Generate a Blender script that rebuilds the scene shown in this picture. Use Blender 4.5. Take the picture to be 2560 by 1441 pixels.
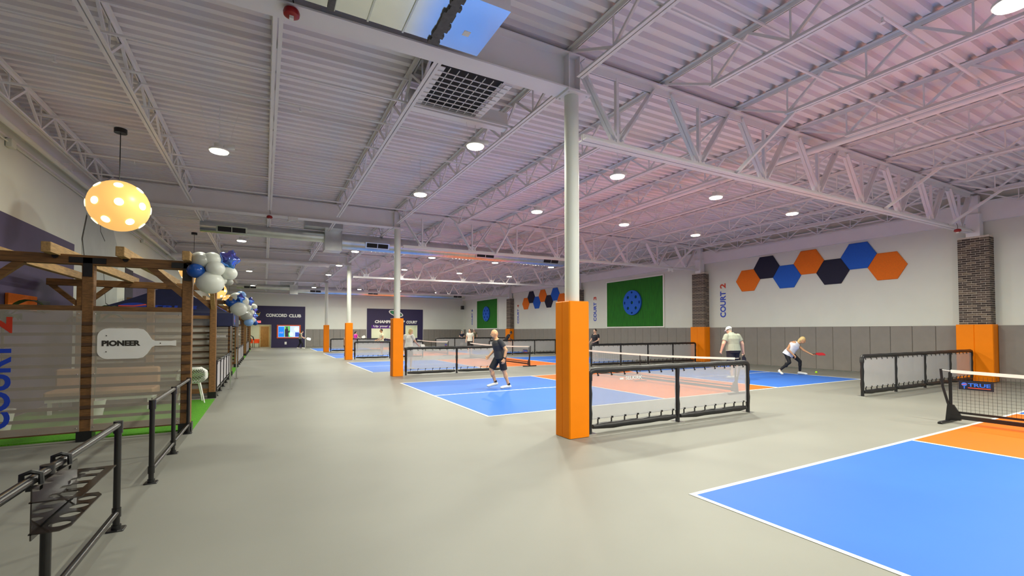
import bpy, bmesh, math, random
from mathutils import Vector, Matrix
random.seed(7)
S = bpy.context.scene
for o in list(bpy.data.objects): bpy.data.objects.remove(o)
COL = S.collection
R = math.radians
# ------------------------------------------------------------------ camera, world, exposure
YAW, PITCH, CAMH = 0.4993, 0.0248, 1.5575
cd = bpy.data.cameras.new('camera'); cam = bpy.data.objects.new('camera', cd); COL.objects.link(cam)
cam.location = (0, 0, CAMH); cam.rotation_euler = (math.pi/2 + PITCH, 0, -YAW)
cd.sensor_width = 36; cd.lens = 1135.3/2560*36; cd.shift_y = (799.9-720.5)/2560; cd.clip_start = .05; cd.clip_end = 200
S.camera = cam
w = bpy.data.worlds.new('world'); S.world = w; w.use_nodes = True
w.node_tree.nodes['Background'].inputs[0].default_value = (.5, .52, .55, 1)
w.node_tree.nodes['Background'].inputs[1].default_value = .02
S.view_settings.view_transform = 'Standard'; S.view_settings.look = 'None'
S.view_settings.gamma = 1; S.view_settings.use_curve_mapping = False
S.view_settings.exposure = 0.22
BAY_W = 125.0          # watts of one high bay light
BAY_COL = (1.0, 1.0, .84)
# ------------------------------------------------------------------ materials
def lin(c):
    if isinstance(c, str):
        c = [int(c[i:i+2], 16)/255 for i in (1, 3, 5)]
        c = [x/12.92 if x <= .04045 else ((x+.055)/1.055)**2.4 for x in c]
    return (*c, 1)
MATS = {}
def mat(name, col, rough=.6, metal=0, var=0, scale=4, bump=0, bscale=60, emit=None, es=0, alpha=1, stretch=None, spec=.5, col2=None):
    if name in MATS: return MATS[name]
    m = bpy.data.materials.new(name); m.use_nodes = True; MATS[name] = m
    nt = m.node_tree; N = nt.nodes; L = nt.links; b = N['Principled BSDF']
    b.inputs['Base Color'].default_value = lin(col); b.inputs['Roughness'].default_value = rough
    b.inputs['Metallic'].default_value = metal; b.inputs['Specular IOR Level'].default_value = spec
    if var or bump or col2:
        tc = N.new('ShaderNodeTexCoord'); mp = N.new('ShaderNodeMapping'); L.new(tc.outputs['Object'], mp.inputs[0])
        if stretch: mp.inputs['Scale'].default_value = stretch
    if var or col2:
        nz = N.new('ShaderNodeTexNoise'); nz.inputs['Scale'].default_value = scale; nz.inputs['Detail'].default_value = 5
        L.new(mp.outputs[0], nz.inputs[0])
        mx = N.new('ShaderNodeMix'); mx.data_type = 'RGBA'
        c = lin(col); d = lin(col2) if col2 else tuple(max(0, x*(1-var)) for x in c[:3])+(1,)
        e = c if col2 else tuple(min(1, x*(1+var)) for x in c[:3])+(1,)
        mx.inputs[6].default_value = d; mx.inputs[7].default_value = e
        rp = N.new('ShaderNodeMapRange'); rp.inputs[1].default_value = .3; rp.inputs[2].default_value = .7
        L.new(nz.outputs[0], rp.inputs[0]); L.new(rp.outputs[0], mx.inputs[0]); L.new(mx.outputs[2], b.inputs['Base Color'])
    if bump:
        n2 = N.new('ShaderNodeTexNoise'); n2.inputs['Scale'].default_value = bscale; L.new(mp.outputs[0], n2.inputs[0])
        bp = N.new('ShaderNodeBump'); bp.inputs['Strength'].default_value = bump; bp.inputs['Distance'].default_value = .01
        L.new(n2.outputs[0], bp.inputs['Height']); L.new(bp.outputs[0], b.inputs['Normal'])
    if emit: b.inputs['Emission Color'].default_value = lin(emit); b.inputs['Emission Strength'].default_value = es
    if alpha < 1:
        out = N['Material Output']; tr = N.new('ShaderNodeBsdfTransparent'); ms = N.new('ShaderNodeMixShader')
        ms.inputs[0].default_value = alpha; L.new(tr.outputs[0], ms.inputs[1]); L.new(b.outputs[0], ms.inputs[2]); L.new(ms.outputs[0], out.inputs[0])
    return m
M = {}
M['floor'] = mat('grey_court_floor_paint', (.245, .243, .212), .5, var=.06, scale=.7, bump=.05, bscale=220)
M['blue'] = mat('blue_court_paint', (.036, .155, .58), .55, spec=.3, var=.03, scale=1.2, bump=.04, bscale=220)
M['orange'] = mat('orange_court_paint', (.72, .142, .006), .55, spec=.3, var=.03, scale=1.2, bump=.04, bscale=220)
M['line'] = mat('white_line_paint', (.84, .84, .78), .5, var=.03, scale=8)
M['wall'] = mat('off_white_wall_paint', (.70, .72, .655), .75, var=.02, scale=1.5)
M['deck'] = mat('painted_roof_deck', (.82, .785, .815), .6, var=.04, scale=.6)
M['steel'] = mat('painted_roof_steel', (.80, .785, .80), .5, var=.03, scale=1.5)
M['column'] = mat('painted_column', (.72, .74, .67), .5, var=.02, scale=2)
M['pad'] = mat('grey_vinyl_wall_pad', (.235, .215, .195), .55, var=.06, scale=3, bump=.08, bscale=15)
M['opad'] = mat('orange_vinyl_pad', (.95, .250, .001), .5, var=.03, scale=3, spec=.2, bump=.06, bscale=12)
M['ofab'] = mat('orange_felt', (.82, .17, .004), .8, var=.06, scale=25)
M['navyfab'] = mat('navy_felt', (.012, .012, .035), .8, var=.1, scale=25)
M['bluefab'] = mat('blue_felt', (.012, .11, .55), .8, var=.06, scale=25)
M['black'] = mat('black_powder_coat', (.008, .008, .009), .35, var=.2, scale=6)
M['blackrail'] = mat('black_gloss_tube', (.010, .009, .009), .22, var=.2, scale=6)
M['vinyl'] = mat('black_padded_vinyl', (.012, .012, .013), .42, var=.2, scale=9, bump=.25, bscale=22)
M['mesh'] = mat('grey_translucent_mesh', (.58, .58, .60), .7, alpha=.45, var=.03, scale=3)
M['acrylic'] = mat('frosted_acrylic', (.55, .50, .43), .3, alpha=.36, var=.05, scale=2)
M['tint'] = mat('smoked_acrylic', (.022, .016, .014), .10, alpha=.86, var=.1, scale=4)
M['wood'] = mat('stained_pergola_timber', (.20, .094, .028), .6, var=.35, scale=5, stretch=(3, 3, 14), bump=.25, bscale=30)
M['woodx'] = mat('stained_beam_timber', (.17, .080, .024), .6, var=.35, scale=5, stretch=(1, 8, 8), bump=.25, bscale=30)
M['woody'] = mat('pale_rafter_timber', (.38, .23, .085), .6, var=.3, scale=5, stretch=(8, 1, 8), bump=.25, bscale=30)
M['slat'] = mat('dark_slat_timber', (.075, .036, .016), .65, var=.35, scale=5, stretch=(1, 8, 8), bump=.2, bscale=30)
M['turf'] = mat('bright_green_turf', (.12, .42, .010), .9, col2=(.05, .24, .004), scale=60, bump=.6, bscale=300)
M['walltur'] = mat('dark_green_wall_turf', (.022, .20, .012), .9, col2=(.012, .12, .010), scale=3, stretch=(1, 5, .6), bump=.5, bscale=250)
M['white'] = mat('white_plastic', (.80, .80, .77), .45, var=.02, scale=5)
M['purple'] = mat('purple_wall_paint', (.021, .014, .068), .6, var=.05, scale=2)
M['mpurple'] = mat('muted_purple_mural', (.075, .055, .13), .7, var=.15, scale=1.2)
M['galv'] = mat('galvanised_duct', (.62, .64, .64), .30, metal=.9, var=.08, scale=3)
M['sheet'] = mat('bright_sheet_metal', (.80, .82, .82), .18, metal=.95, var=.05, scale=2)
M['sealant'] = mat('grey_duct_sealant', (.10, .10, .10), .7, var=.2, scale=20)
M['dark'] = mat('dark_grille_and_duct_shade', (.02, .02, .022), .8, var=.2, scale=4)  # near-black grille colour; also paints the shade inside the return duct
M['red'] = mat('red_alarm_plastic', (.30, .008, .012), .35, var=.05, scale=8)
M['lens'] = mat('lit_lamp_lens', (.9, .9, .85), .4, emit=(1, .95, .72), es=14)
M['globe'] = mat('amber_globe', (.8, .45, .12), .35, emit=(1.0, .55, .16), es=.74)
M['ghole'] = mat('globe_hole_glow', (1, .9, .7), .4, emit=(1, .88, .58), es=1.6)
M['ltblue'] = mat('sign_blue', (.012, .055, .50), .5, var=.04, scale=6)
M['sred'] = mat('sign_red', (.55, .035, .008), .5, var=.04, scale=6)
M['ink'] = mat('dark_ink', (.025, .022, .016), .6, var=.1, scale=8)
M['steelbr'] = mat('chrome', (.75, .75, .75), .18, metal=1, var=.05, scale=6)
M['navy'] = mat('navy_canvas', (.010, .014, .06), .75, var=.15, scale=5)
def obj(name, me, m=None, parent=None, loc=None):
    o = bpy.data.objects.new(name, me); COL.objects.link(o)
    if m is not None and not me.materials: me.materials.append(m)
    if parent is not None: o.parent = parent
    if loc is not None: o.location = loc
    return o
def tag(o, label, cat, group=None):
    o['label'] = label; o['category'] = cat
    if group: o['group'] = group
    return o
def thing(name, label, cat, loc=(0, 0, 0), rz=0, group=None):
    o = bpy.data.objects.new(name, None); COL.objects.link(o); o.location = loc; o.rotation_euler = (0, 0, rz)
    o.empty_display_size = .1
    return tag(o, label, cat, group)
def struct(o): o['kind'] = 'structure'; return o
def V(*a): return Vector(a)
class B:
    def __init__(s): s.v = []; s.f = []; s.sm = False
    def add(s, vs, fs):
        n = len(s.v); s.v += [tuple(v) for v in vs]; s.f += [tuple(i+n for i in f) for f in fs]; return s
    def box(s, x0, y0, z0, x1, y1, z1):
        return s.add([(x, y, z) for z in (z0, z1) for x, y in ((x0, y0), (x1, y0), (x1, y1), (x0, y1))],
                     [(3, 2, 1, 0), (4, 5, 6, 7), (0, 1, 5, 4), (1, 2, 6, 5), (2, 3, 7, 6), (3, 0, 4, 7)])
    def cbox(s, x0, y0, z0, x1, y1, z1, b=.02):     # box with bevelled vertical and top edges
        def ring(i, z): return [(x0+i+b, y0+i, z), (x1-i-b, y0+i, z), (x1-i, y0+i+b, z), (x1-i, y1-i-b, z), (x1-i-b, y1-i, z), (x0+i+b, y1-i, z), (x0+i, y1-i-b, z), (x0+i, y0+i+b, z)]
        vs = ring(0, z0)+ring(0, z1-b)+ring(b*.7, z1); fs = [tuple(range(7, -1, -1)), tuple(range(16, 24))]
        for k in (0, 8):
            for i in range(8): j = (i+1) % 8; fs.append((k+i, k+j, k+8+j, k+8+i))
        return s.add(vs, fs)
    def beam(s, p0, p1, wd, ht, up=(0, 0, 1)):
        p0 = Vector(p0); p1 = Vector(p1); d = (p1-p0).normalized(); up = Vector(up)
        if abs(d.dot(up)) > .99: up = V(1, 0, 0)
        r = d.cross(up).normalized()*wd/2; u = r.cross(d).normalized()*ht/2
        vs = [p+a*r+b*u for p in (p0, p1) for a, b in ((-1, -1), (1, -1), (1, 1), (-1, 1))]
        return s.add(vs, [(3, 2, 1, 0), (4, 5, 6, 7), (0, 1, 5, 4), (1, 2, 6, 5), (2, 3, 7, 6), (3, 0, 4, 7)])
    def cyl(s, p0, p1, r0, r1=None, n=12, cap=True):
        r1 = r0 if r1 is None else r1
        return s.tube([p0, p1], [r0, r1], n, cap)
    def tube(s, pts, r, n=8, cap=True):
        pts = [Vector(p) for p in pts]; k = len(pts); r = [r]*k if not isinstance(r, (list, tuple)) else r
        vs = []; prev = None
        for i, p in enumerate(pts):
            d = (pts[min(i+1, k-1)]-pts[max(i-1, 0)]).normalized()
            if prev is None:
                u = V(0, 0, 1) if abs(d.z) < .9 else V(1, 0, 0); a = d.cross(u).normalized()
            else: a = (prev-d*prev.dot(d)).normalized()
            prev = a; b = d.cross(a)
            vs += [p+(a*math.cos(t)+b*math.sin(t))*r[i] for t in [2*math.pi*j/n for j in range(n)]]
        fs = [(i*n+j, i*n+(j+1) % n, (i+1)*n+(j+1) % n, (i+1)*n+j) for i in range(k-1) for j in range(n)]
        if cap: fs += [tuple(range(n-1, -1, -1)), tuple(range((k-1)*n, k*n))]
        s.sm = True
        return s.add(vs, fs)
    def ball(s, c, r, nu=16, nv=10, m=None):
        r = (r, r, r) if not isinstance(r, (list, tuple)) else r
        vs = [(0, 0, 1)]; 
        for i in range(1, nv):
            t = math.pi*i/nv
            vs += [(math.sin(t)*math.cos(2*math.pi*j/nu), math.sin(t)*math.sin(2*math.pi*j/nu), math.cos(t)) for j in range(nu)]
        vs.append((0, 0, -1)); fs = []
        for j in range(nu): fs.append((0, 1+j, 1+(j+1) % nu)); fs.append((len(vs)-1, 1+(nv-2)*nu+(j+1) % nu, 1+(nv-2)*nu+j))
        for i in range(nv-2):
            for j in range(nu): fs.append((1+i*nu+j, 1+(i+1)*nu+j, 1+(i+1)*nu+(j+1) % nu, 1+i*nu+(j+1) % nu))
        vs = [Vector((v[0]*r[0], v[1]*r[1], v[2]*r[2])) for v in vs]
        if m: vs = [m @ v for v in vs]
        s.sm = True
        return s.add([v+Vector(c) for v in vs], fs)
    def lathe(s, prof, n=20, c=(0, 0, 0)):
        vs = [(c[0]+r*math.cos(2*math.pi*j/n), c[1]+r*math.sin(2*math.pi*j/n), c[2]+z) for r, z in prof for j in range(n)]
        k = len(prof); fs = [(i*n+j, i*n+(j+1) % n, (i+1)*n+(j+1) % n, (i+1)*n+j) for i in range(k-1) for j in range(n)]
        s.sm = True
        return s.add(vs, fs+[tuple(range(n-1, -1, -1)), tuple(range((k-1)*n, k*n))])
    def mesh(s, name='m'):
        me = bpy.data.meshes.new(name); me.from_pydata(s.v, [], s.f); me.validate(); me.update()
        if s.sm:
            me.polygons.foreach_set('use_smooth', [True]*len(me.polygons))
            try: me.set_sharp_from_angle(angle=R(40))
            except Exception: pass
        return me
    def obj(s, name, m, parent=None, loc=None): return obj(name, s.mesh(name), m, parent, loc)
CACHE = {}
def cached(key, fn, m):
    if key not in CACHE:
        me = fn().mesh(str(key[0])); me.materials.append(m); CACHE[key] = me
    return CACHE[key]
SCR = bpy.data.scenes.new('scratch')
def evaluated(o):
    SCR.collection.objects.link(o); vl = SCR.view_layers[0]; vl.update(); dg = vl.depsgraph; dg.update()
    me = bpy.data.meshes.new_from_object(o.evaluated_get(dg)); bpy.data.objects.remove(o); return me
def curve_mesh(cv):
    me = evaluated(bpy.data.objects.new('tmp', cv)); bpy.data.curves.remove(cv); me.materials.clear()
    return me
def place2d(me, origin, ex, ey, box=None):
    ex = Vector(ex); ey = Vector(ey); n = ex.cross(ey); vs = [v.co.copy() for v in me.vertices]
    if box:
        x0 = min(v.x for v in vs); x1 = max(v.x for v in vs); y0 = min(v.y for v in vs); y1 = max(v.y for v in vs)
        for v in vs: v.x = (v.x-x0)/(x1-x0)*box[0]; v.y = (v.y-y0)/(y1-y0)*box[1]
    for v, c in zip(me.vertices, vs): v.co = Vector(origin)+ex*c.x+ey*c.y+n*c.z
    me.update(); return me
def text(name, body, origin, ex, ey, wh, m, parent, depth=.004, bold=.02, shear=0):
    cv = bpy.data.curves.new('t', 'FONT'); cv.body = body; cv.extrude = depth; cv.offset = bold; cv.shear = shear; cv.resolution_u = 4
    me = place2d(curve_mesh(cv), origin, ex, ey, wh); return obj(name, me, m, parent)
def plate(name, loops, origin, ex, ey, depth, m, parent):
    cv = bpy.data.curves.new('p', 'CURVE'); cv.dimensions = '2D'; cv.fill_mode = 'BOTH'; cv.extrude = depth/2
    for lp in loops:
        sp = cv.splines.new('POLY'); sp.points.add(len(lp)-1); sp.use_cyclic_u = True
        for q, p in zip(sp.points, lp): q.co = (p[0], p[1], 0, 1)
    return obj(name, place2d(curve_mesh(cv), origin, ex, ey), m, parent)
def circ(cx, cy, rx, ry=None, n=20): ry = ry or rx; return [(cx+rx*math.cos(2*math.pi*i/n), cy+ry*math.sin(2*math.pi*i/n)) for i in range(n)]
ORD = ['first', 'second', 'third', 'fourth', 'fifth', 'sixth', 'seventh', 'eighth', 'ninth', 'tenth', 'eleventh', 'twelfth', 'thirteenth']
# ------------------------------------------------------------------ key dimensions (metres)
XL, XR, Y0, Y1 = -4.0, 19.7, -8.0, 47.6
D = 10.215; CY = [5.53+D*i for i in range(4)]; CX = 4.04
BAYS = [(-4.69, CY[0]), (CY[0], CY[1]), (CY[1], CY[2]), (CY[2], CY[3]), (CY[3], Y1)]
BAYNAME = ['in front of the nearest column', 'between the first and second columns', 'between the second and third columns', 'between the third and fourth columns', 'beyond the fourth column']
ZD = 5.79
zs = lambda x: .010*(x-4)
# ------------------------------------------------------------------ shell
struct(B().box(XL-.2, Y0-.2, -.2, XR+.3, Y1+.2, 0).obj('floor', M['floor']))
wl = struct(B().box(XL-.2, Y0, 0, XL, Y1, 6.2).obj('wall_left', M['wall']))
wr = struct(B().box(XR, Y0, 0, XR+.2, Y1, 6.2).obj('wall_right', M['wall']))
struct(B().box(XL-.2, Y0-.2, 0, XR+.2, Y0, 6.2).obj('wall_front', M['wall']))
# far wall with the openings of the lobby and of the viewing windows
wb = B(); opens = [(-1.75, .57, 0, 2.15), (9.6, 12.6, .8, 1.80), (13.1, 14.4, .85, 2.12)]
xs = sorted({XL-.2, XR+.2, *[o[0] for o in opens], *[o[1] for o in opens]})
for a, b in zip(xs, xs[1:]):
    cut = [o for o in opens if o[0] <= a and o[1] >= b]
    if cut:
        if cut[0][2] > 0: wb.box(a, Y1, 0, b, Y1+.2, cut[0][2])
        wb.box(a, Y1, cut[0][3], b, Y1+.2, 6.2)
    else: wb.box(a, Y1, 0, b, Y1+.2, 6.2)
wbo = struct(wb.obj('wall_back', M['wall']))
lm_ = mat('lobby_wall_paint', (.66, .70, .58), .7, var=.03, scale=2)
for nm, bx in (('floor_lobby', (XL, Y1+.2, -.2, 16, Y1+4, 0)), ('wall_lobby_back', (XL, Y1+3.4, 0, 16, Y1+3.6, 3)), ('ceiling_lobby', (XL, Y1+.2, 2.6, 16, Y1+3.4, 2.8)), ('wall_lobby_left', (-2.4, Y1+.2, 0, -2.2, Y1+3.4, 2.6)), ('wall_lobby_middle', (8.2, Y1+.2, 0, 8.4, Y1+3.4, 2.6)), ('wall_lobby_right', (15.2, Y1+.2, 0, 15.4, Y1+3.4, 2.6))):
    struct(B().box(*bx).obj(nm, M['floor'] if nm == 'floor_lobby' else lm_))
for x, y, wt in ((-.3, Y1+1.6, 30), (11, Y1+1.8, 60), (14, Y1+1.8, 30)):
    t = thing('lobby_ceiling_lamp', {-.3: 'flat ceiling lamp in the lobby behind the open doorway', 11: 'flat ceiling lamp behind the wide viewing window', 14: 'flat ceiling lamp behind the square viewing window'}[x], 'lamp', (x, y, 2.58))
    B().box(-.3, -.3, -.02, .3, .3, .02).obj('diffuser', mat('lobby_diffuser', (.9, .9, .85), .5, emit=(1, .92, .7), es=4), t)
    l = bpy.data.lights.new('lobby_light', 'AREA'); l.energy = wt; l.size = .5; l.color = (1, .9, .68)
    lo = bpy.data.objects.new('lobby_light', l); COL.objects.link(lo); lo.parent = t; lo.location = (0, 0, -.04)
# corrugated roof deck
dk = B(); P = .22; ys = []; y = Y0
while y < Y1+.2:
    ys += [(y, 0), (y+.095, 0), (y+.115, .078), (y+.200, .078)]; y += P
vs = []; fs = []
for i, (y, z) in enumerate(ys):
    vs += [(XL-.2, y, ZD+z+zs(XL-.2)), (XR+.2, y, ZD+z+zs(XR+.2))]
    if i: fs.append((2*i-2, 2*i-1, 2*i+1, 2*i))
dk.add(vs, fs); n = len(dk.v); dk.add([(XL-.2, Y0-.2, 6.3), (XR+.2, Y0-.2, 6.3), (XR+.2, Y1+.3, 6.3), (XL-.2, Y1+.3, 6.3)], [(0, 1, 2, 3)])
struct(dk.obj('ceiling', M['deck']))
struct(B().box(XR-.16, Y0, 4.96, XR, Y1, 5.56).box(XR-.20, Y0, 5.54, XR, Y1, 5.58).obj('trim_1', M['steel']))
struct(B().box(XL, Y0, 5.10, XL+.1, Y1, 5.55).box(XL, Y0, 4.93, XL+.03, Y1, 4.96).obj('trim_2', M['steel']))
struct(B().box(4.2, Y1-.12, 5.02, XR, Y1, 5.10).box(XL, Y1-.08, 5.02, 4.2, Y1, 5.10).obj('trim_3', M['steel']))
# wall pads, one object each, children of the walls
padh = 1.73
padm = cached(('wall_pad',), lambda: B().cbox(0, 0, .03, .05, .618, padh, .012), M['pad'])
for k in range(-1, 4):
    for q in range(15): obj('wall_pad', padm, None, wr, (XR-.055, 5.913+D*k+.6248*q, 0))
y = 5.913+D*4-D+D
for q in range(1): obj('wall_pad', padm, None, wr, (XR-.055, y+.003, 0))
padb = cached(('wall_pad_b',), lambda: B().cbox(0, 0, .03, .612, .05, padh, .012), M['pad'])
for x0, x1 in ((3.5, 9.15), (15.05, 19.6)):
    x = x0
    while x+.6 < x1: obj('wall_pad', padb, None, wbo, (x, Y1-.055, 0)); x += .622
# ------------------------------------------------------------------ courts
CXB = 3.57; CL, CW = 13.41, 6.10
COURTY = [-3.07, 7.47, 17.32+.15, 27.6, 38.0]
CN = ['nearest court at the lower right', 'court just beyond the nearest orange column pad', 'third court from the camera', 'fourth court from the camera', 'farthest court by the back wall']
for i, y in enumerate(COURTY):
    t = thing('pickleball_court', 'blue and orange pickleball court, '+CN[i], 'court', (CXB, y, 0))
    z0, z1, z2 = .0005, .002, .004; k0, k1 = 4.57, CL-4.57; m = CW/2
    for a, b in ((0, k0), (k1, CL)):
        for c, d in ((0, m), (m, CW)): B().box(a, c, z0, b, d, z1).obj('service_box', M['blue'], t)
    B().box(k0, 0, z0, k1, CW, z1).obj('kitchen', M['orange'], t)
    L = .05
    for nm, a, b, c, d in (('baseline', 0, 0, L, CW), ('baseline', CL-L, 0, CL, CW), ('sideline', L, 0, CL-L, L), ('sideline', L, CW-L, CL-L, CW),
                           ('kitchen_line', k0-L, L, k0, CW-L), ('kitchen_line', k1, L, k1+L, CW-L), ('centre_line', L, m-L/2, k0-L, m+L/2), ('centre_line', k1+L, m-L/2, CL-L, m+L/2)):
        B().box(a, b, z0, c, d, z2).obj(nm, M['line'], t)
# ------------------------------------------------------------------ columns and pads
cn = ['nearest and largest round column', 'second round column from the camera', 'third round column from the camera', 'fourth and farthest round column']
pn = ['nearest round column', 'second round column', 'third round column', 'farthest round column']
for i, y in enumerate(CY):
    t = thing('steel_column', 'pale painted steel post rising from an orange pad, '+cn[i], 'column', (CX, y, 0))
    B().cyl((0, 0, 0), (0, 0, 5.10), .108, n=28).obj('shaft', M['column'], t)
    B().box(-.17, -.17, 5.10, .24, .17, 5.125).obj('cap_plate', M['steel'], t)
    B().box(-.16, -.16, 0, .16, .16, .015).obj('base_plate', M['steel'], t)
    for sx in (-.13, .19):
        for sy in (-.12, .12): obj('bolt', cached(('bolt',), lambda: B().cyl((0, 0, -.02), (0, 0, 0), .014, n=6), M['steel']), None, t, (sx, sy, 5.10))
    t = thing('column_pad', 'tall orange vinyl safety pad wrapped around the '+pn[i], 'pad', (CX, y, 0))
    for sg in (-1, 1):
        b = B(); h = 1.995; a = .182; c = .112; e = .016; g_ = .004
        def prof(k): return [(-a+k, g_), (-a+k, a-e), (-a+e, a-k), (a-e, a-k), (a-k, a-e), (a-k, g_), (c+k*.3, g_), (c+k*.3, c+k*.3), (-c-k*.3, c+k*.3), (-c-k*.3, g_)]
        vs = [(x, sg*y, z) for z, k in ((.006, 0), (h-.012, 0), (h, .010)) for x, y in prof(k)]; n_ = 10
        fs = [(r_*n_+q, r_*n_+(q+1) % n_, (r_+1)*n_+(q+1) % n_, (r_+1)*n_+q) for r_ in (0, 1) for q in range(n_)]
        o_ = 2*n_; fs += [(o_+0, o_+1, o_+2, o_+8, o_+9), (o_+2, o_+3, o_+7, o_+8), (o_+3, o_+4, o_+5, o_+6, o_+7)]
        b.add(vs, fs)
        b.obj('pad_half', M['opad'], t)
# ------------------------------------------------------------------ brick pillars on the right wall
BR = [mat('brick_dark', (.05, .036, .03), .85, var=.3, scale=30, bump=.4), mat('brick_brown', (.095, .07, .055), .85, var=.3, scale=30, bump=.4), mat('brick_tan', (.17, .13, .095), .85, var=.3, scale=30, bump=.4)]
mort = mat('brick_mortar', (.60, .53, .46), .95, var=.15, scale=25)
FX = 19.33
def brick_list(front, w, depth, z0, z1):
    out = []; c = .0672; k = 0; z = z0
    while z+c < z1+.01:
        off = (k % 2)*.105
        u = -off
        while u < w-.02:                              # front face runs along +y
            a, b = max(u, 0), min(u+.20, w)
            if b-a > .03: out.append(('f', a, b, z, k))
            u += .21
        u = (1-k % 2)*.105-.1
        while u < depth-.02:
            a, b = max(u, .01), min(u+.20, depth)
            if b-a > .03: out.append(('s', a, b, z, k))
            u += .21
        z += c; k += 1
    return out
bn = ['nearest brick pillar, at the right edge', 'second brick pillar from the camera', 'third brick pillar, behind the nearest column', 'farthest brick pillar, beside the farther green wall panel']
for i in range(4):
    yb = 5.125+D*i; w_, dep = .72, XR-FX; z0, z1 = 1.70, 4.50
    t = thing('brick_pillar', 'brown '+bn[i]+', above an orange pad', 'pillar', (FX, yb, 0))
    B().box(.003, .003, 0, dep, w_-.003, z1).obj('mortar_core', mort, t)
    bl = brick_list(True, w_, dep, z0, z1); rnd = random.Random(i)
    if i == 0:
        for kind, a, b, z, k in bl:
            q = rnd.choice((0, 0, 1, 1, 2)); l = round(b-a, 3)
            if kind == 'f': me = cached(('brick', 'f', l, q), lambda: B().box(-.002, 0, 0, .05, l, .055), BR[q]); obj('brick', me, None, t, (rnd.uniform(-.003, .001), a, z))
            else: me = cached(('brick', 's', l, q), lambda: B().box(0, -.002, 0, l, .05, .055), BR[q]); obj('brick', me, None, t, (a, rnd.uniform(-.002, .001), z))
    else:
        for q in range(3):
            bb = B()
            for kind, a, b, z, k in bl:
                if (int(a*1000)*7+k*13+i) % 5 // 2 == q:
                    if kind == 'f': bb.box(-.002, a, z, .03, b, z+.055)
                    else: bb.box(a, -.002, z, b, .03, z+.055)
            o = bb.obj('brickwork', BR[q], t); o['kind'] = 'stuff'
    B().box(.0, .20, z1, .30, .52, 5.2).box(.06, .24, 5.2, .26, .48, 5.62+zs(XR)).obj('bearing_post', M['steel'], t)
    t = thing('pillar_pad', 'orange vinyl pad at the foot of the '+bn[i].split(',')[0], 'pad', (19.25, 5.07+D*i, 0))
    for a in (0, .42): obj('front_panel', cached(('pp',), lambda: B().cbox(0, 0, .02, .055, .418, padh+.03, .012), M['opad']), None, t, (0, a, 0))
    for a in (0, .785): obj('side_panel', cached(('ps',), lambda: B().cbox(.058, 0, .02, XR-19.25, .055, padh+.03, .012), M['opad']), None, t, (0, a, 0))
# ------------------------------------------------------------------ roof steel
st = M['steel']
for i, y in enumerate([BAYS[0][0]]+CY):
    t = thing('steel_girder', 'solid web steel girder from the left wall to the '+('columns behind the camera' if i == 0 else pn[i-1]), 'girder', (XL, y, 5.13))
    Lx = CX+.16-XL
    def sh(b):
        b.v = [(x, yy, z+zs(x+XL)) for x, yy, z in b.v]; return b
    sh(B().box(0, -.15, 0, Lx, .15, .022)).obj('bottom_flange', st, t)
    sh(B().box(0, -.008, .022, Lx-.05, .008, .545)).obj('web', st, t)
    sh(B().box(0, -.13, .545, Lx, .13, .565)).obj('top_flange', st, t)
    for xx in (Lx-.30, Lx-.10): sh(B().box(xx, -.13, .022, xx+.012, .13, .545)).obj('stiffener', st, t)
    g = thing('joist_girder', 'deep steel truss girder running from the '+('columns behind the camera' if i == 0 else pn[i-1])+' to the right wall', 'girder', (0, y, 0))
    def gs(b):
        b.v = [(x, yy, z+zs(x)) for x, yy, z in b.v]; return b
    for s in (-1, 1):
        gs(B().box(CX+.17, s*.012 if s > 0 else -.11, 5.67, 19.32, .11 if s > 0 else -.012, 5.695).box(CX+.17, s*.012 if s > 0 else -.024, 5.56, 19.32, .024 if s > 0 else -.012, 5.67)).obj('top_chord', st, g)
        gs(B().box(CX+.2, s*.012 if s > 0 else -.10, 4.47, 19.32, .10 if s > 0 else -.012, 4.492).box(CX+.2, s*.012 if s > 0 else -.024, 4.492, 19.32, .024 if s > 0 else -.012, 4.57)).obj('bottom_chord', st, g)
    for k in range(8):
        xb = 4.93+1.935*k; zz = zs(xb)
        for dx in (-.74, .80):
            me = cached(('gd', dx), lambda: B().beam((dx*.08, -.033, 4.60), (dx, -.033, 5.62), .035, .075, (0, 1, 0)).beam((dx*.08, .033, 4.60), (dx, .033, 5.62), .035, .075, (0, 1, 0)), st)
            obj('diagonal', me, None, g, (xb, 0, zz))
        obj('vertical', cached(('gv',), lambda: B().box(-.025, -.03, 4.56, .025, .03, 5.60), st), None, g, (xb, 0, zz))
        obj('gusset', cached(('gg',), lambda: B().add([(-.16, -.012, 4.5), (.16, -.012, 4.5), (.13, -.012, 4.72), (-.13, -.012, 4.72), (-.16, .012, 4.5), (.16, .012, 4.5), (.13, .012, 4.72), (-.13, .012, 4.72)], [(3, 2, 1, 0)[::-1], (4, 5, 6, 7)[::-1], (0, 1, 5, 4), (1, 2, 6, 5), (2, 3, 7, 6), (3, 0, 4, 7)]), st), None, g, (xb, 0, zz))
    for k in (2, 5, 7):
        xb = 3.98+1.94*k
        for s in (-1, 1): B().beam((xb, s*.05, 4.53+zs(xb)), (xb, s*1.15, 5.26+zs(xb)), .05, .06).obj('knee_brace', st, g)
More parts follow.
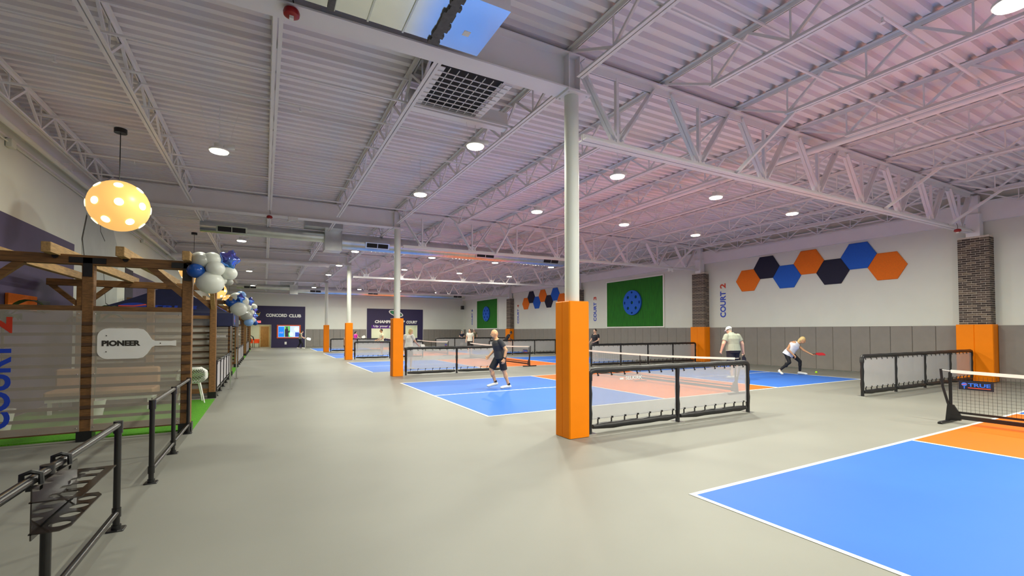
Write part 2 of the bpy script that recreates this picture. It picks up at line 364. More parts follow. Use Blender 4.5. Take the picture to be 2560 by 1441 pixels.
def joist_parts(root, y0, y1, short, split):
    Lb = y1-y0; c0 = 1.0 if short else .28
    obj('top_chord', cached(('jt', round(Lb, 2)), lambda: B().box(-.062, .0, 5.76, -.008, Lb, 5.775).box(.008, 0, 5.76, .062, Lb, 5.775).box(-.02, 0, 5.705, -.008, Lb, 5.76).box(.008, 0, 5.705, .02, Lb, 5.76), st), None, root)
    obj('bottom_chord', cached(('jb', round(Lb, 2), short), lambda: B().box(-.055, c0, 5.24, -.008, Lb-c0, 5.254).box(.008, c0, 5.24, .055, Lb-c0, 5.254).box(-.02, c0, 5.254, -.008, Lb-c0, 5.30).box(.008, c0, 5.254, .02, Lb-c0, 5.30), st), None, root)
    n = round((Lb-2.0)/1.17); st_ = (Lb-2.04)/n; segs = []
    nodes = [1.02+st_*i for i in range(n+1)]
    segs.append((0.10, 5.73, nodes[0], 5.28, .030)); segs.append((Lb-.10, 5.73, nodes[-1], 5.28, .030))
    for a in nodes:
        segs.append((a, 5.28, a, 5.73, .018))
    for a, b in zip(nodes, nodes[1:]):
        m_ = (a+b)/2; segs.append((a, 5.28, m_, 5.73, .030)); segs.append((m_, 5.73, b, 5.28, .030))
    if split:
        for a, z, b, zz, wd in segs:
            dy, dz = round(b-a, 3), round(zz-z, 3)
            me = cached(('web', dy, dz, wd), lambda: B().beam((0, 0, 0), (0, dy, dz), wd*1.2, wd*1.2, (1, 0, 0)), st)
            obj('web_member', me, None, root, (0, a, z))
    else:
        def wf():
            b_ = B()
            for a, z, b, zz, wd in segs: b_.beam((0, a, z), (0, b, zz), wd*1.2, wd*1.2, (1, 0, 0))
            return b_
        o = obj('web', cached(('webs', round(Lb, 2)), wf, st), None, root); o['kind'] = 'stuff'
    for e in (0, Lb-.12): obj('seat', cached(('seat',), lambda: B().box(-.06, 0, 5.695, .06, .12, 5.706), st), None, root, (0, e, 0))
JX = [3.98+1.94*k for k in range(-4, 9)]; JX[0] = -3.6
for bi, (a, b) in enumerate(BAYS):
    for k, x in enumerate(JX):
        if k == 12: x = 19.45
        t = thing('roof_joist', 'steel roof joist '+BAYNAME[bi]+', '+ORD[k]+' from the left wall', 'joist', (x, a, zs(x)), group='open web joists under the roof deck')
        joist_parts(t, a, b, k > 4, bi < 2)
# bridging rods and sprinkler branch lines across the joists
for bi, (a, b) in enumerate(BAYS):
    for j, fr in enumerate((.17, .38, .60, .82)):
        yy = a+(b-a)*fr; bb = B()
        for z in (5.315, 5.70): bb.beam((XL+.1, yy, z+zs(XL)), (XR-.3, yy, z+zs(XR)), .028, .028)
        o = bb.obj('bridging_rods', st); tag(o, 'pair of thin bridging rods across the joists '+BAYNAME[bi]+', '+ORD[j]+' pair', 'rod')
        o['group'] = 'bridging rods'
    for j, fr in enumerate((.29, .72)):
        yy = a+(b-a)*fr
        t = thing('sprinkler_pipe', 'thin sprinkler branch pipe crossing the joists '+BAYNAME[bi]+', '+('nearer' if j == 0 else 'farther')+' one', 'pipe', (0, yy, 0), group='sprinkler branch lines')
        B().tube([(XL+.35, 0, 5.45+zs(XL)), (XR-.4, 0, 5.45+zs(XR))], .021, 8).obj('pipe', st, t)
        x = -2.6
        while x < 19:
            obj('sprinkler_head', cached(('sph',), lambda: B().cyl((0, 0, 0), (0, 0, -.07), .012, n=6).cyl((0, 0, -.07), (0, 0, -.075), .03, n=10).cyl((0, 0, -.03), (0, 0, -.045), .02, n=8), st), None, t, (x, 0, 5.43+zs(x))); x += 3.1
t = thing('sprinkler_main', 'thick painted sprinkler main running the length of the hall above the courts', 'pipe', (10.25, 0, 5.42))
B().tube([(0, Y0+.2, 0), (0, Y1-.2, 0)], .075, 14).obj('pipe', st, t)
for y in [Y0+2+3.4*k for k in range(16)]: obj('hanger', cached(('hang',), lambda: B().tube([(.085, 0, 0), (.06, 0, -.06), (0, 0, -.085), (-.06, 0, -.06), (-.085, 0, 0), (-.06, 0, .06), (0, 0, .085), (.06, 0, .06), (.085, 0, 0)], .008, 5).cyl((0, 0, .08), (0, 0, .36), .006, n=5), st), None, t, (0, y, 0))
t = thing('cross_main', 'thick painted pipe along the third girder with an elbow at its end', 'pipe', (0, CY[2]-.75, 4.98))
B().tube([(XL+.3, 0, 0), (2.3, 0, 0), (2.75, 0, 0), (2.85, .05, -.02), (2.9, .45, .05)], .11, 14).obj('pipe', st, t)
for x in (-1.2, .9, 2.45): obj('coupling', cached(('cpl',), lambda: B().cyl((-.06, 0, 0), (.06, 0, 0), .135, n=14).cyl((0, 0, .1), (0, 0, .3), .01, n=5), st), None, t, (x, 0, 0))
t = thing('wall_pipe', 'pale sprinkler pipe running along the top of the left wall', 'pipe', (XL+.26, 0, 4.97))
B().tube([(0, Y0+.1, 0), (0, Y1-.1, 0)], .048, 10).obj('pipe', M['wall'], t)
for y in [Y0+2.6+3.1*k for k in range(15)]: obj('hanger', cached(('hng2',), lambda: B().cyl((0, 0, .04), (0, 0, .22), .007, n=5).box(-.15, -.015, .20, .02, .015, .22), st), None, t, (0, y, 0))
t = thing('wall_conduit', 'thin grey conduit with junction boxes along the left wall', 'conduit', (XL+.04, 0, 4.86))
B().tube([(0, Y0+.1, 0), (0, Y1-.1, 0)], .014, 6).obj('conduit', M['column'], t)
for y in (11.15, 21.0, 31): obj('junction_box', cached(('jbx',), lambda: B().cbox(-.03, -.08, -.08, .06, .08, .06, .01), M['column']), None, t, (0, y, 0))
# ducts
def spiral_duct(label, y, xbox, xe, zb, r1, r2):
    t = thing('spiral_duct', label, 'duct', (0, y, 0)); g = M['galv']
    def seg(xa, xb, z, r):
        b = B().cyl((xa, 0, z), (xb, 0, z), r, n=40); x = xa+.02
        while x < xb-.03: b.cyl((x, 0, z), (x+.014, 0, z), r+.006, n=40); x += .16
        return b
    seg(-1.9, xbox-.3, zb+.1, r1).obj('small_run', g, t)
    seg(xbox+.3, xe, zb, r2).obj('large_run', g, t)
    B().cbox(xbox-.3, -.32, zb-.42, xbox+.3, .32, zb+.75, .01).obj('plenum_box', g, t)
    B().cbox(xbox-1.0, -.9, zb+.28, xbox+.25, -.25, zb+.72, .01).obj('side_boot', g, t)
    def reg(): return B().box(-.42, -.02, -.09, .42, -.005, .09).box(-.45, -.03, .09, .45, .0, .115).box(-.45, -.03, -.115, .45, .0, -.09).box(-.45, -.03, -.09, -.42, 0, .09).box(.42, -.03, -.09, .45, 0, .09).box(-.012, -.035, -.09, .012, 0, .09)
    for x, r, z in ((-1.0, r1, zb+.1), (xbox+1.6, r2, zb), (xbox+6.2, r2, zb), (xe-.8, r2, zb)):
        o = reg().obj('register', M['galv'], t, (x, -r*.93, z-r*.35)); o.rotation_euler = (R(20), 0, 0)
        o2 = B().box(-.40, -.004, -.08, .40, .006, .08).obj('grille', M['dark'], o, (0, -.026, 0))
spiral_duct('galvanised spiral duct with a square box, just beyond the second column', 18.1, 2.2, 12.6, 4.95, .20, .30)
spiral_duct('galvanised spiral duct hung near the back wall', 40.6, 2.05, 16.9, 4.92, .20, .30)
t = thing('rectangular_duct', 'bright rectangular duct above the nearest girder at the top edge', 'duct', (0, 0, 0))
B().box(-3.9, 4.35, 5.09, 1.74, 5.24, 5.62).obj('duct_run', M['sheet'], t)
for x in (.62, .98, 1.38): B().box(x, 4.34, 5.078, x+.02, 5.25, 5.63).obj('standing_seam', M['galv'], t)
B().cbox(1.80, 4.33, 5.08, 2.35, 5.25, 5.62, .006).obj('end_box', M['sheet'], t)
b = B(); random.seed(3)
for i in range(14):
    y = 4.33+.066*i; b.box(1.73-random.uniform(0, .04), y, 5.06, 1.81+random.uniform(0, .05), y+.066, 5.64)
b.obj('sealed_joint', M['sealant'], t)
b = B().box(.56, 4.34, 5.07, .63, 5.25, 5.63); b.obj('sealed_joint', M['sealant'], t)
B().box(2.02, 4.86, 5.077, 2.10, 4.95, 5.081).obj('sticker', M['white'], t)
t = thing('return_air_grille', 'square barred grille over a dark box painted as duct shade beside the nearest column', 'grille', (0, 0, 5.32))
B().box(2.13, 6.12, .03, 2.25, 7.36, .04).box(3.22, 6.12, .03, 3.34, 7.36, .04).obj('frame_strip', st, t)
B().box(2.05, 7.36, -.02, 3.92, 7.40, .28).box(2.05, 7.40, -.02, 3.92, 7.52, 0).obj('frame_channel', st, t)
B().box(2.25, 6.05, .10, 3.22, 7.36, .44).obj('opening_shade', M['dark'], t)  # solid dark block stands in for the shade inside the duct
for k in range(9): obj('bar', cached(('gbx',), lambda: B().cyl((2.16, 0, .018), (3.31, 0, .018), .009, n=6), st), None, t, (0, 6.22+.135*k, 0))
for k in range(7): obj('bar', cached(('gby',), lambda: B().cyl((0, 6.10, .03), (0, 7.38, .03), .008, n=6), st), None, t, (2.32+.138*k, 0, 0))
# ------------------------------------------------------------------ high bay lights
def high_bay(x, y, label, z=4.90, watts=BAY_W):
    t = thing('high_bay_light', label, 'light', (x, y, z), group='round high bay lights hung under the roof')
    obj('housing', cached(('hbh',), lambda: B().lathe([(.150, .012), (.165, .02), (.165, .05), (.10, .07), (.085, .075), (.085, .15), (.05, .16)], 22), M['white']), None, t)
    obj('lens', cached(('hbl',), lambda: B().lathe([(.05, -.012), (.145, -.004), (.150, .012), (.15, .02)], 22), M['lens']), None, t)
    obj('driver_box', cached(('hbd',), lambda: B().cyl((.08, 0, .11), (.25, 0, .13), .045, n=12), M['white']), None, t)
    obj('hanger_wire', cached(('hbw',), lambda: B().cyl((0, 0, .15), (0, 0, .86), .006, n=5).cyl((.12, 0, .05), (.3, .12, .84), .003, n=4).cyl((-.12, 0, .05), (-.3, -.12, .84), .003, n=4), st), None, t).scale = (1, 1, (ZD+zs(x)+.035-z)/.86)
    l = bpy.data.lights.new('high_bay_lamp', 'AREA'); l.shape = 'DISK'; l.size = .30; l.energy = watts; l.color = BAY_COL
    lo = bpy.data.objects.new('high_bay_lamp', l); COL.objects.link(lo); lo.parent = t; lo.location = (0, 0, -.02)
cols = [(3.33, 'second'), (6.7, 'third'), (9.93, 'fourth'), (13.22, 'fifth')]
rows = [(-1.8, 'behind the camera'), (1.55, 'over the nearest court'), (7.5, 'in the first row past the nearest column'), (10.82, 'in the second row past the nearest column'),
        (19.95, 'in the third row past the nearest column'), (24.6, 'in the fourth row past the nearest column'), (29.0, 'in the fifth row past the nearest column'), (38.0, 'in the last but one row'), (42.5, 'in the last row by the back wall')]
for y, rn in rows:
    for x, cnm in cols: high_bay(x, y, 'round high bay light '+rn+', '+cnm+' from the left', 4.90, BAY_W*(.6 if y == 24.6 else 1))
for y, rn in ((.3, 'nearer than the first girder'), (10.0, 'between the first and second girders'), (19.6, 'between the second and third girders'), (29.3, 'between the third and fourth girders'), (38.6, 'farthest from the camera')):
    high_bay(-.78, y, 'lit round high bay light over the grey aisle, '+rn, 4.90, 52)
# red fire strobes and emergency lamps
def strobe(label, loc):
    t = thing('fire_strobe', label, 'alarm', loc)
    B().lathe([(.03, .05), (.075, .03), (.085, 0), (.08, -.03), (.05, -.045)], 18).obj('base', M['red'], t)
    B().box(-.022, -.03, -.075, .022, .03, -.04).obj('flash_lens', M['white'], t)
    B().tube([(0, 0, .04), (.02, .0, .12), (.0, .02, .22)], .006, 5).obj('cable', M['black'], t)
strobe('red fire alarm strobe on the nearest girder at the top edge', (.22, CY[0]-.10, 5.03))
strobe('red fire alarm strobe under the second girder', (.10, CY[1]-.12, 5.03))
strobe('red fire alarm strobe at the wall end of the nearest truss', (17.9, CY[0]-.13, 4.52))
def emlight(label, loc):
    t = thing('emergency_lamp', label, 'lamp', loc)
    B().cbox(-.14, -.04, -.06, .14, .04, .06, .01).obj('case', M['white'], t)
    for s in (-1, 1): B().lathe([(.02, 0), (.05, -.03), (.045, -.06)], 12, (s*.12, 0, -.05)).obj('lamp_head', M['white'], t)
emlight('white twin head emergency lamp on the second girder', (.75, CY[1]-.12, 5.06))
emlight('white twin head emergency lamp under the second truss near the brick pillar', (17.3, CY[1]-.12, 4.55))
# ------------------------------------------------------------------ divider fences between the courts
def fence(label, x0, posts, y):
    t = thing('divider_fence', label, 'fence', (x0, y, 0), group='padded divider fences between the courts')
    L = posts[-1]; vn = M['vinyl']
    pts = [(0, 0, .80), (.0, 0, .90), (.03, 0, .94), (.10, 0, .955)]; x = .4
    while x < L-.3: pts.append((x, 0, .955+.004*math.sin(x*9))); x += .25
    pts += [(L-.10, 0, .955), (L-.03, 0, .94), (L, 0, .90), (L, 0, .80)]
    B().tube(pts, .046, 10).obj('top_rail', vn, t)
    for i, px in enumerate(posts):
        zz = [.12, .2, .3, .4, .5, .6, .7, .8, .93]; r = [.034+.010*((j*7+i*3) % 3)/2 for j in range(9)]
        B().tube([(px, 0, z) for z in zz], r, 8).obj('padded_post', vn, t)
        B().box(px-.025, -.025, .008, px+.025, .025, .14).obj('steel_foot', M['black'], t)
        B().box(px-.07, -.09, 0, px+.07, .09, .009).obj('foot_plate', M['steelbr'], t)
    for a, b in zip(posts, posts[1:]):
        n = 9; B().tube([(a+.06+(b-a-.12)*k/n, 0, .095+.004*math.sin(k*2.1)) for k in range(n+1)], [.034]+[.050+.004*(k % 2) for k in range(n-1)]+[.034], 10).obj('bottom_rail', vn, t)
        B().box(a+.045, -.003, .205, b-.045, .003, .895).obj('mesh_panel', M['mesh'], t)
        B().box(a+.045, -.005, .205, b-.045, .005, .222).obj('hem', mat('mesh_hem', (.42, .42, .43), .7, var=.05, scale=5), t)
        tb = B(); k = a+.16
        while k < b-.1:
            tb.box(k-.006, -.01, .125, k+.006, .01, .225).box(k-.006, -.012, .20, k+.03, .012, .228)
            tb.box(k-.005, -.01, .875, k+.005, .01, .925).box(k-.005, -.01, .865, k+.022, .01, .885); k += .27
        o = tb.obj('bungee_ties', M['black'], t); o['kind'] = 'stuff'
fl = ['nearest fence, right of the nearest orange column pad', 'left fence of the second row, at the second orange pad', 'left fence of the third row, at the third orange pad', 'left fence of the farthest row, at the fourth orange pad']
fr = ['right fence of the nearest row, reaching the nearest brick pillar', 'right fence of the second row, reaching the second brick pillar', 'right fence of the third row, reaching the third brick pillar', 'right fence of the farthest row']
for i, y in enumerate(CY):
    fence('black padded mesh '+fl[i], 4.36, [0, 1.90, 3.82], y)
    fence('black padded mesh '+fr[i], 12.52, [0, 1.68, 3.36, 5.02, 6.62], y)
f0 = [o for o in bpy.data.objects if o.name == 'divider_fence'][0]
text('lettering', 'SELKIRK', (.72, -.006, .775), (1, 0, 0), (0, 0, 1), (.36, .058), mat('pale_print', (.80, .80, .80), .6, var=.02, scale=5), f0, .001, .02)
B().box(.60, -.006, .785, .68, -.004, .815).obj('emblem', MATS['pale_print'], f0)
# ------------------------------------------------------------------ portable nets
netm = mat('black_net_cord', (.012, .012, .012), .7, var=.1, scale=9)
def net_grid():
    b = B(); y = .12
    while y < 6.55: b.box(-.0015, y-.0015, .20, .0015, y+.0015, .80); y += .052
    z = .245
    while z < .80: b.box(-.0014, .08, z-.0014, .0014, 6.58, z+.0014); z += .052
    return b
nn = ['on the nearest court at the right edge', 'on the court beyond the nearest orange pad', 'on the third court', 'on the fourth court', 'on the farthest court']
logo_b = mat('logo_blue', (.03, .17, .85), .5, var=.03, scale=5); logo_r = mat('logo_coral', (.85, .10, .05), .5, var=.03, scale=5)
for i, y in enumerate(COURTY):
    t = thing('pickleball_net', 'portable net with white top tape '+nn[i], 'net', (CXB+CL/2, y-.30, .004), group='portable nets on the courts')
    W_ = 6.70; bk = M['black']
    for yy, s in ((0, 1), (W_, -1)):
        B().tube([(0, yy+s*.10, .16), (0, yy+s*.05, .34), (0, yy-s*.01, .60), (0, yy-s*.03, .90)], .020, 10).obj('post', bk, t)
        B().cbox(-.34, yy-.03+s*.05, 0, .34, yy+.03+s*.05, .035, .01).obj('foot', bk, t)
        B().add([(-.02, yy+s*q, z) for q, z in ((.02, .03), (.22, .05), (.22, .13), (.13, .30), (.05, .32))]+[(.02, yy+s*q, z) for q, z in ((.02, .03), (.22, .05), (.22, .13), (.13, .30), (.05, .32))],
                [(0, 1, 2, 3, 4), (9, 8, 7, 6, 5), (0, 5, 6, 1), (1, 6, 7, 2), (2, 7, 8, 3), (3, 8, 9, 4), (4, 9, 5, 0)]).obj('post_bracket', bk, t)
        B().box(-.004, yy+s*.09-.022, .17, .004, yy+s*.09+.022, .85).obj('side_tape', bk, t)
    B().box(-.03, .10, .075, .03, W_-.10, .135).obj('base_bar', bk, t)
    B().box(-.004, .10, .165, .004, W_-.10, .20).obj('bottom_tape', bk, t)
    o = obj('net_mesh', cached(('netgrid',), net_grid, netm), None, t); o['kind'] = 'stuff'
    top = B(); n = 12
    for k in range(n):
        y0_, y1_ = .10+(W_-.2)*k/n, .10+(W_-.2)*(k+1)/n
        z = lambda q: .79+.055*((q-W_/2)/(W_/2))**2
        top.add([(sx, yy, z(yy)+dz) for yy in (y0_, y1_) for sx, dz in ((-.006, 0), (.006, 0), (.006, .052), (-.006, .052))], [(0, 1, 5, 4), (1, 2, 6, 5), (2, 3, 7, 6), (3, 0, 4, 7)])
    top.obj('top_tape', M['line'], t)
    B().cyl((0, -.02, .885), (0, .12, .87), .006, n=6).cyl((0, W_+.02, .885), (0, W_-.12, .87), .006, n=6).obj('tension_strap', M['white'], t)
    B().cyl((0, W_/2, 0), (0, W_/2, .80), .014, n=8).obj('centre_pole', bk, t)
    B().box(-.25, W_/2-.02, 0, .25, W_/2+.02, .02).obj('centre_foot', bk, t)
    for ys in (W_-.62, .2):
        s = B().box(-.012, ys, .575, -.008, ys+.42, .725).obj('banner', mat('net_banner', (.008, .009, .022), .5, var=.1, scale=6), t)
        ex, ey = (0, -1, 0), (0, 0, 1); yo = ys+.42
        text('wordmark', 'TRUE', (-.014, yo-.115, .630), ex, ey, (.27, .06), logo_b, s, .001, .03)
        plate('emblem', [circ(0, .02, .035, .032, 16)], (-.014, yo-.07, .645), ex, ey, .002, logo_b, s)
        B().box(-.0150, yo-.077, .592, -.0135, yo-.063, .635).obj('emblem_handle', logo_b, s)
        B().beam((-.0155, yo-.04, .658), (-.0155, yo-.10, .672), .002, .010, (0, 0, 1)).obj('emblem_swoosh', logo_r, s)
        B().box(-.0150, yo-.385, .606, -.0135, yo-.115, .616).obj('underline', logo_r, s)
# ------------------------------------------------------------------ right wall: hexagons, turf panels, lettering
WX = XR-.002
def hexa(y, z, m, label):
    a = .595; h = .49
    pts = [(a*math.cos(R(60*k)), a*math.sin(R(60*k))*h/(a*math.sin(R(60)))) for k in range(6)]
    b = B(); ins = .93
    b.add([(WX, y+p, z+q) for p, q in pts]+[(WX-.035, y+p, z+q) for p, q in pts]+[(WX-.05, y+p*ins, z+q*ins) for p, q in pts],
          [(i, (i+1) % 6, 6+(i+1) % 6, 6+i) for i in range(6)]+[(6+i, 6+(i+1) % 6, 12+(i+1) % 6, 12+i) for i in range(6)]+[tuple(range(12, 18))])
    tag(b.obj('hexagon_panel', m), label, 'wall panel', 'hexagon acoustic panels')
hc = [('ofab', 'orange'), ('navyfab', 'navy'), ('bluefab', 'blue'), ('ofab', 'orange'), ('navyfab', 'navy'), ('bluefab', 'blue'), ('ofab', 'orange')]
for k, (mm, cnm) in enumerate(hc):
    for g, base in ((0, 13.22), (1, 33.6)):
        hexa(base-.895*k, 3.9 if k % 2 == 0 else 4.40, M[mm], cnm+' felt hexagon, '+ORD[k]+' from the left in the '+('nearer' if g == 0 else 'farther')+' row of seven')
def court_sign(y, num, nm):
    t = thing('court_sign', 'upright wall lettering COURT '+num+{'2': ' beside the nearer hexagons', '3': ' beside the nearer green panel', '4': ' beside the farther hexagons', '5': ' in the far corner'}[num], 'sign', (XR, y, 0))
    text('word', 'COURT', (-.004, -.16, 2.22), (0, 0, 1), (0, 1, 0), (1.28, .31), M['ltblue'], t, .003, .03)
    text('numeral', num, (-.004, -.16, 3.64), (0, 0, 1), (0, 1, 0), (.24, .31), nm, t, .003, .03)
for y, n_, nm in ((14.55, '2', M['sred']), (24.35, '3', M['sred']), (35.0, '4', M['sred']), (45.1, '5', M['ltblue'])): court_sign(y, n_, nm)
for g, y0 in ((0, 18.27), (1, 38.95)):
    t = thing('turf_wall_panel', 'dark green turf panel in a white frame with a blue ball, '+('nearer one' if g == 0 else 'farther one'), 'wall panel', (XR, y0, 0)); W_ = 4.83
    B().box(-.04, .04, 1.82, -.002, W_-.04, 4.70).obj('turf', M['walltur'], t)
    for a, b_, c, d_ in ((-.04, .04, 1.76, 4.76), (W_-.04, W_+.04, 1.76, 4.76), (.04, W_-.04, 1.76, 1.83), (.04, W_-.04, 4.69, 4.76)): B().box(-.06, a, c, -.001, b_, d_).obj('frame_rail', M['line'], t)
    r = .755; holes = [circ(0, 0, .10)]+[circ(.47*math.cos(R(a)), .47*math.sin(R(a)), .095) for a in (45, 135, 225, 315)]+[circ(.62*math.cos(R(a)), .62*math.sin(R(a)), .075 if a % 180 else .06, .06 if a % 180 else .09) for a in (0, 90, 180, 270)]
    o = plate('ball_disc', [circ(0, 0, r, n=40)]+holes, (-.095, 2.42, 3.28), (0, -1, 0), (0, 0, 1), .09, M['bluefab'], t)
# speaker in the far corner
t = thing('loudspeaker', 'small black loudspeaker high in the far right corner', 'speaker', (19.3, 46.9, 4.15))
B().cbox(-.16, -.14, -.2, .16, .14, .2, .03).obj('cabinet', M['black'], t); B().cyl((.1, .1, .1), (.38, .5, .2), .02, n=6).obj('bracket', M['black'], t)
B().box(-.13, -.146, -.17, .13, -.141, .17).obj('grille', M['dark'], t)
# ------------------------------------------------------------------ back wall signs, television, doors
Yb = Y1
def panel(label, x0, x1, zt, opens_):
    t = thing('painted_sign_wall', label, 'sign', (x0, Yb, 0)); b = B()
    xs_ = sorted({x0, x1, *[q for o in opens_ for q in o[:2]]})
    for a, c in zip(xs_, xs_[1:]):
        cut = [o for o in opens_ if o[0] <= a and o[1] >= c]
        if cut:
            if cut[0][2] > 0: b.box(a-x0, -.03, 0, c-x0, -.001, cut[0][2])
            b.box(a-x0, -.03, cut[0][3], c-x0, -.001, zt)
        else: b.box(a-x0, -.03, 0, c-x0, -.001, zt)
    b.obj('panel', M['purple'], t); return t
t = panel('deep purple wall with white CONCORD CLUB lettering', -1.9, 3.42, 3.88, [opens[0]])
text('lettering', 'CONCORD', (2.02, -.034, 2.86), (1, 0, 0), (0, 0, 1), (1.75, .31), M['white'], t, .012, .055)
text('lettering', 'CLUB', (3.92, -.034, 2.84), (1, 0, 0), (0, 0, 1), (1.05, .31), M['white'], t, .012, .055)
yl = mat('yellow_script', (.75, .55, .02), .5, var=.05, scale=6)
text('script', 'Concord', (.35, -.034, 2.95), (1, 0, 0), (0, 0, 1), (1.22, .34), yl, t, .008, .01, .4)
text('script', 'Club', (.75, -.034, 2.66), (1, 0, 0), (0, 0, 1), (.5, .2), yl, t, .008, .01, .4)
plate('emblem', [[(0, 0), (.5, -.05), (.55, .1), (.3, .3), (0, .25)]], (.55, -.036, 3.25), (1, 0, 0), (0, 0, 1), .01, mat('dark_red_print', (.22, .02, .008), .6, var=.1, scale=5), t)
t = panel('deep purple wall with white CHAMPIONSHIP COURT lettering', 9.15, 15.0, 3.85, opens[1:])
text('lettering', 'CHAMPIONSHIP', (.78, -.034, 2.36), (1, 0, 0), (0, 0, 1), (3.1, .31), M['white'], t, .012, .055, .15)
text('lettering', 'COURT', (4.05, -.034, 2.34), (1, 0, 0), (0, 0, 1), (1.18, .31), M['white'], t, .012, .055, .15)
gr = mat('logo_green', (.04, .42, .16), .5, var=.05, scale=5)
def rot2(lp, a): return [(x*math.cos(a)-y*math.sin(a), x*math.sin(a)+y*math.cos(a)) for x, y in lp]
plate('oval_rim', [rot2(circ(0, 0, .78, .30, 28), -.28), rot2(circ(0, 0, .66, .22, 28), -.28)], (2.95, -.038, 3.40), (1, 0, 0), (0, 0, 1), .012, M['white'], t)
plate('oval_field', [rot2(circ(0, 0, .64, .20, 28), -.28)], (2.95, -.036, 3.40), (1, 0, 0), (0, 0, 1), .01, mat('logo_dark_green', (.01, .14, .06), .5, var=.05, scale=5), t)
text('oval_letter', 'C', (2.50, -.044, 3.40), (1, 0, 0), (0, 0, 1), (.26, .24), gr, t, .006, .03)
B().box(.45, -.05, 1.82, 3.5, -.031, 2.15).obj('banner', mat('violet_banner', (.085, .008, .22), .6, var=.08, scale=4), t)
text('banner_lettering', 'Up your game', (.65, -.054, 1.90), (1, 0, 0), (0, 0, 1), (2.5, .26), M['white'], t, .003, .03)
glass = mat('window_glass', (.75, .85, .78), .05, alpha=.12, var=.02, scale=2)
for j, o in enumerate(opens[1:]):
    b = struct(B().box(o[0], Yb-.04, o[2]-.04, o[1], Yb+.2, o[2]).box(o[0], Yb-.04, o[3], o[1], Yb+.02, o[3]+.04).obj('window_%d' % (j+1), M['column']))
    B().box(o[0], Yb+.08, o[2], o[1], Yb+.09, o[3]).obj('pane', glass, b)
t = struct(B().box(-.32, Yb+3.32, 0, .40, Yb+3.4, 2.0).obj('door_1', mat('oak_door', (.40, .20, .05), .5, var=.2, scale=4, stretch=(8, 8, 1))))
B().box(-.42, Yb+3.30, 0, -.32, Yb+3.4, 2.1).box(.40, Yb+3.30, 0, .50, Yb+3.4, 2.1).box(-.32, Yb+3.30, 2.0, .40, Yb+3.4, 2.1).obj('door_frame', mat('cream_door_frame', (.62, .50, .28), .6, var=.04, scale=4), t)
B().cyl((-.26, Yb+3.32, .95), (-.26, Yb+3.26, .95), .02, n=8).ball((-.26, Yb+3.25, .95), .03, 8, 6).obj('door_knob', M['steelbr'], t)
t = thing('exit_sign', 'small lit red exit sign above the lobby doorway', 'sign', (-.45, Yb-.03, 2.30))
B().cbox(-.17, -.05, 0, .17, 0, .20, .02).obj('case', mat('exit_case', (.6, .3, .3), .5, emit=(1, .12, .14), es=.7), t)
text('lettering', 'EXIT', (-.12, -.052, .05), (1, 0, 0), (0, 0, 1), (.24, .10), mat('exit_red', (.5, .02, .02), .5, emit=(1, .02, .02), es=1), t, .002, .02)
t = thing('wall_television', 'large screen in an orange frame on the purple wall', 'television', (1.02, Yb-.03, .88))
B().box(0, -.06, 0, 2.02, 0, .10).box(0, -.06, 1.15, 2.02, 0, 1.25).box(0, -.06, .10, .12, 0, 1.15).box(1.90, -.06, .10, 2.02, 0, 1.15).obj('frame', mat('orange_frame', (.70, .10, .012), .5, var=.05, scale=4), t)
def scr(n_, c): return mat(n_, c, .3, emit=c, es=.75)
sc = B().box(.12, -.04, .10, 1.90, -.01, 1.15).obj('screen', scr('screen_pale', (.45, .55, .95)), t)
for nm, a, b_, c, d_, cc in (('blue_field', .14, .62, .12, 1.08, (.0, .18, .85)), ('green_field', .64, 1.12, .12, 1.13, (.10, .40, .10)), ('bag_field', 1.55, 1.88, .14, .55, (.02, .06, .35)), ('mint_field', 1.02, 1.30, .12, .40, (.05, .65, .35))): B().box(a, -.045, c, b_, -.041, d_).obj(nm, scr('screen_'+nm, cc), sc)
plate('picture_figure', [[(.05, 0), (.33, 0), (.30, .35), (.44, .52), (.40, .60), (.28, .55), (.30, .72), (.24, .78), (.24, .95), (.12, .95), (.12, .78), (.02, .70), (.02, .40)]], (.66, -.047, .12), (1, 0, 0), (0, 0, 1), .002, scr('screen_figure', (.02, .01, .03)), sc)
plate('picture_paddle', [circ(.08, .25, .16, .22, 18)], (1.13, -.049, .12), (1, 0, 0), (0, 0, 1), .002, scr('screen_paddle', (.55, .85, .75)), sc)
plate('picture_balls', [circ(0, 0, .2, .2, 18)], (1.65, -.046, .85), (1, 0, 0), (0, 0, 1), .002, scr('screen_ball', (.6, .85, .9)), sc)
text('screen_script', 'club', (.20, -.047, .45), (1, 0, 0), (0, 0, 1), (.34, .18), M['white'], sc, .001, .01, .3)
t = tag(B().cbox(1.68, Yb-.05, .30, 1.86, Yb-.03, .55, .01).obj('outlet_cover', M['white']), 'white cover plate low on the purple wall under the screen', 'cover plate')
# orange furniture in the lobby
for k, x in enumerate((-1.15, -.62)):
    t = thing('orange_chair', 'bright orange lobby chair, '+('left one' if k == 0 else 'right one'), 'chair', (x, Yb+1.6, 0))
    oc = mat('orange_shell', (.80, .12, .01), .5, var=.05, scale=4)
    B().cbox(-.24, -.24, .40, .24, .24, .46, .02).obj('seat', oc, t); B().cbox(-.24, .18, .46, .24, .24, .80, .02).obj('backrest', oc, t)
    for sx in (-.2, .2):
        B().cbox(sx-.03, -.22, .46, sx+.03, .2, .62, .015).obj('armrest', oc, t)
        for sy in (-.2, .2): B().cyl((sx, sy, 0), (sx, sy, .40), .02, n=6).obj('leg', M['black'], t)
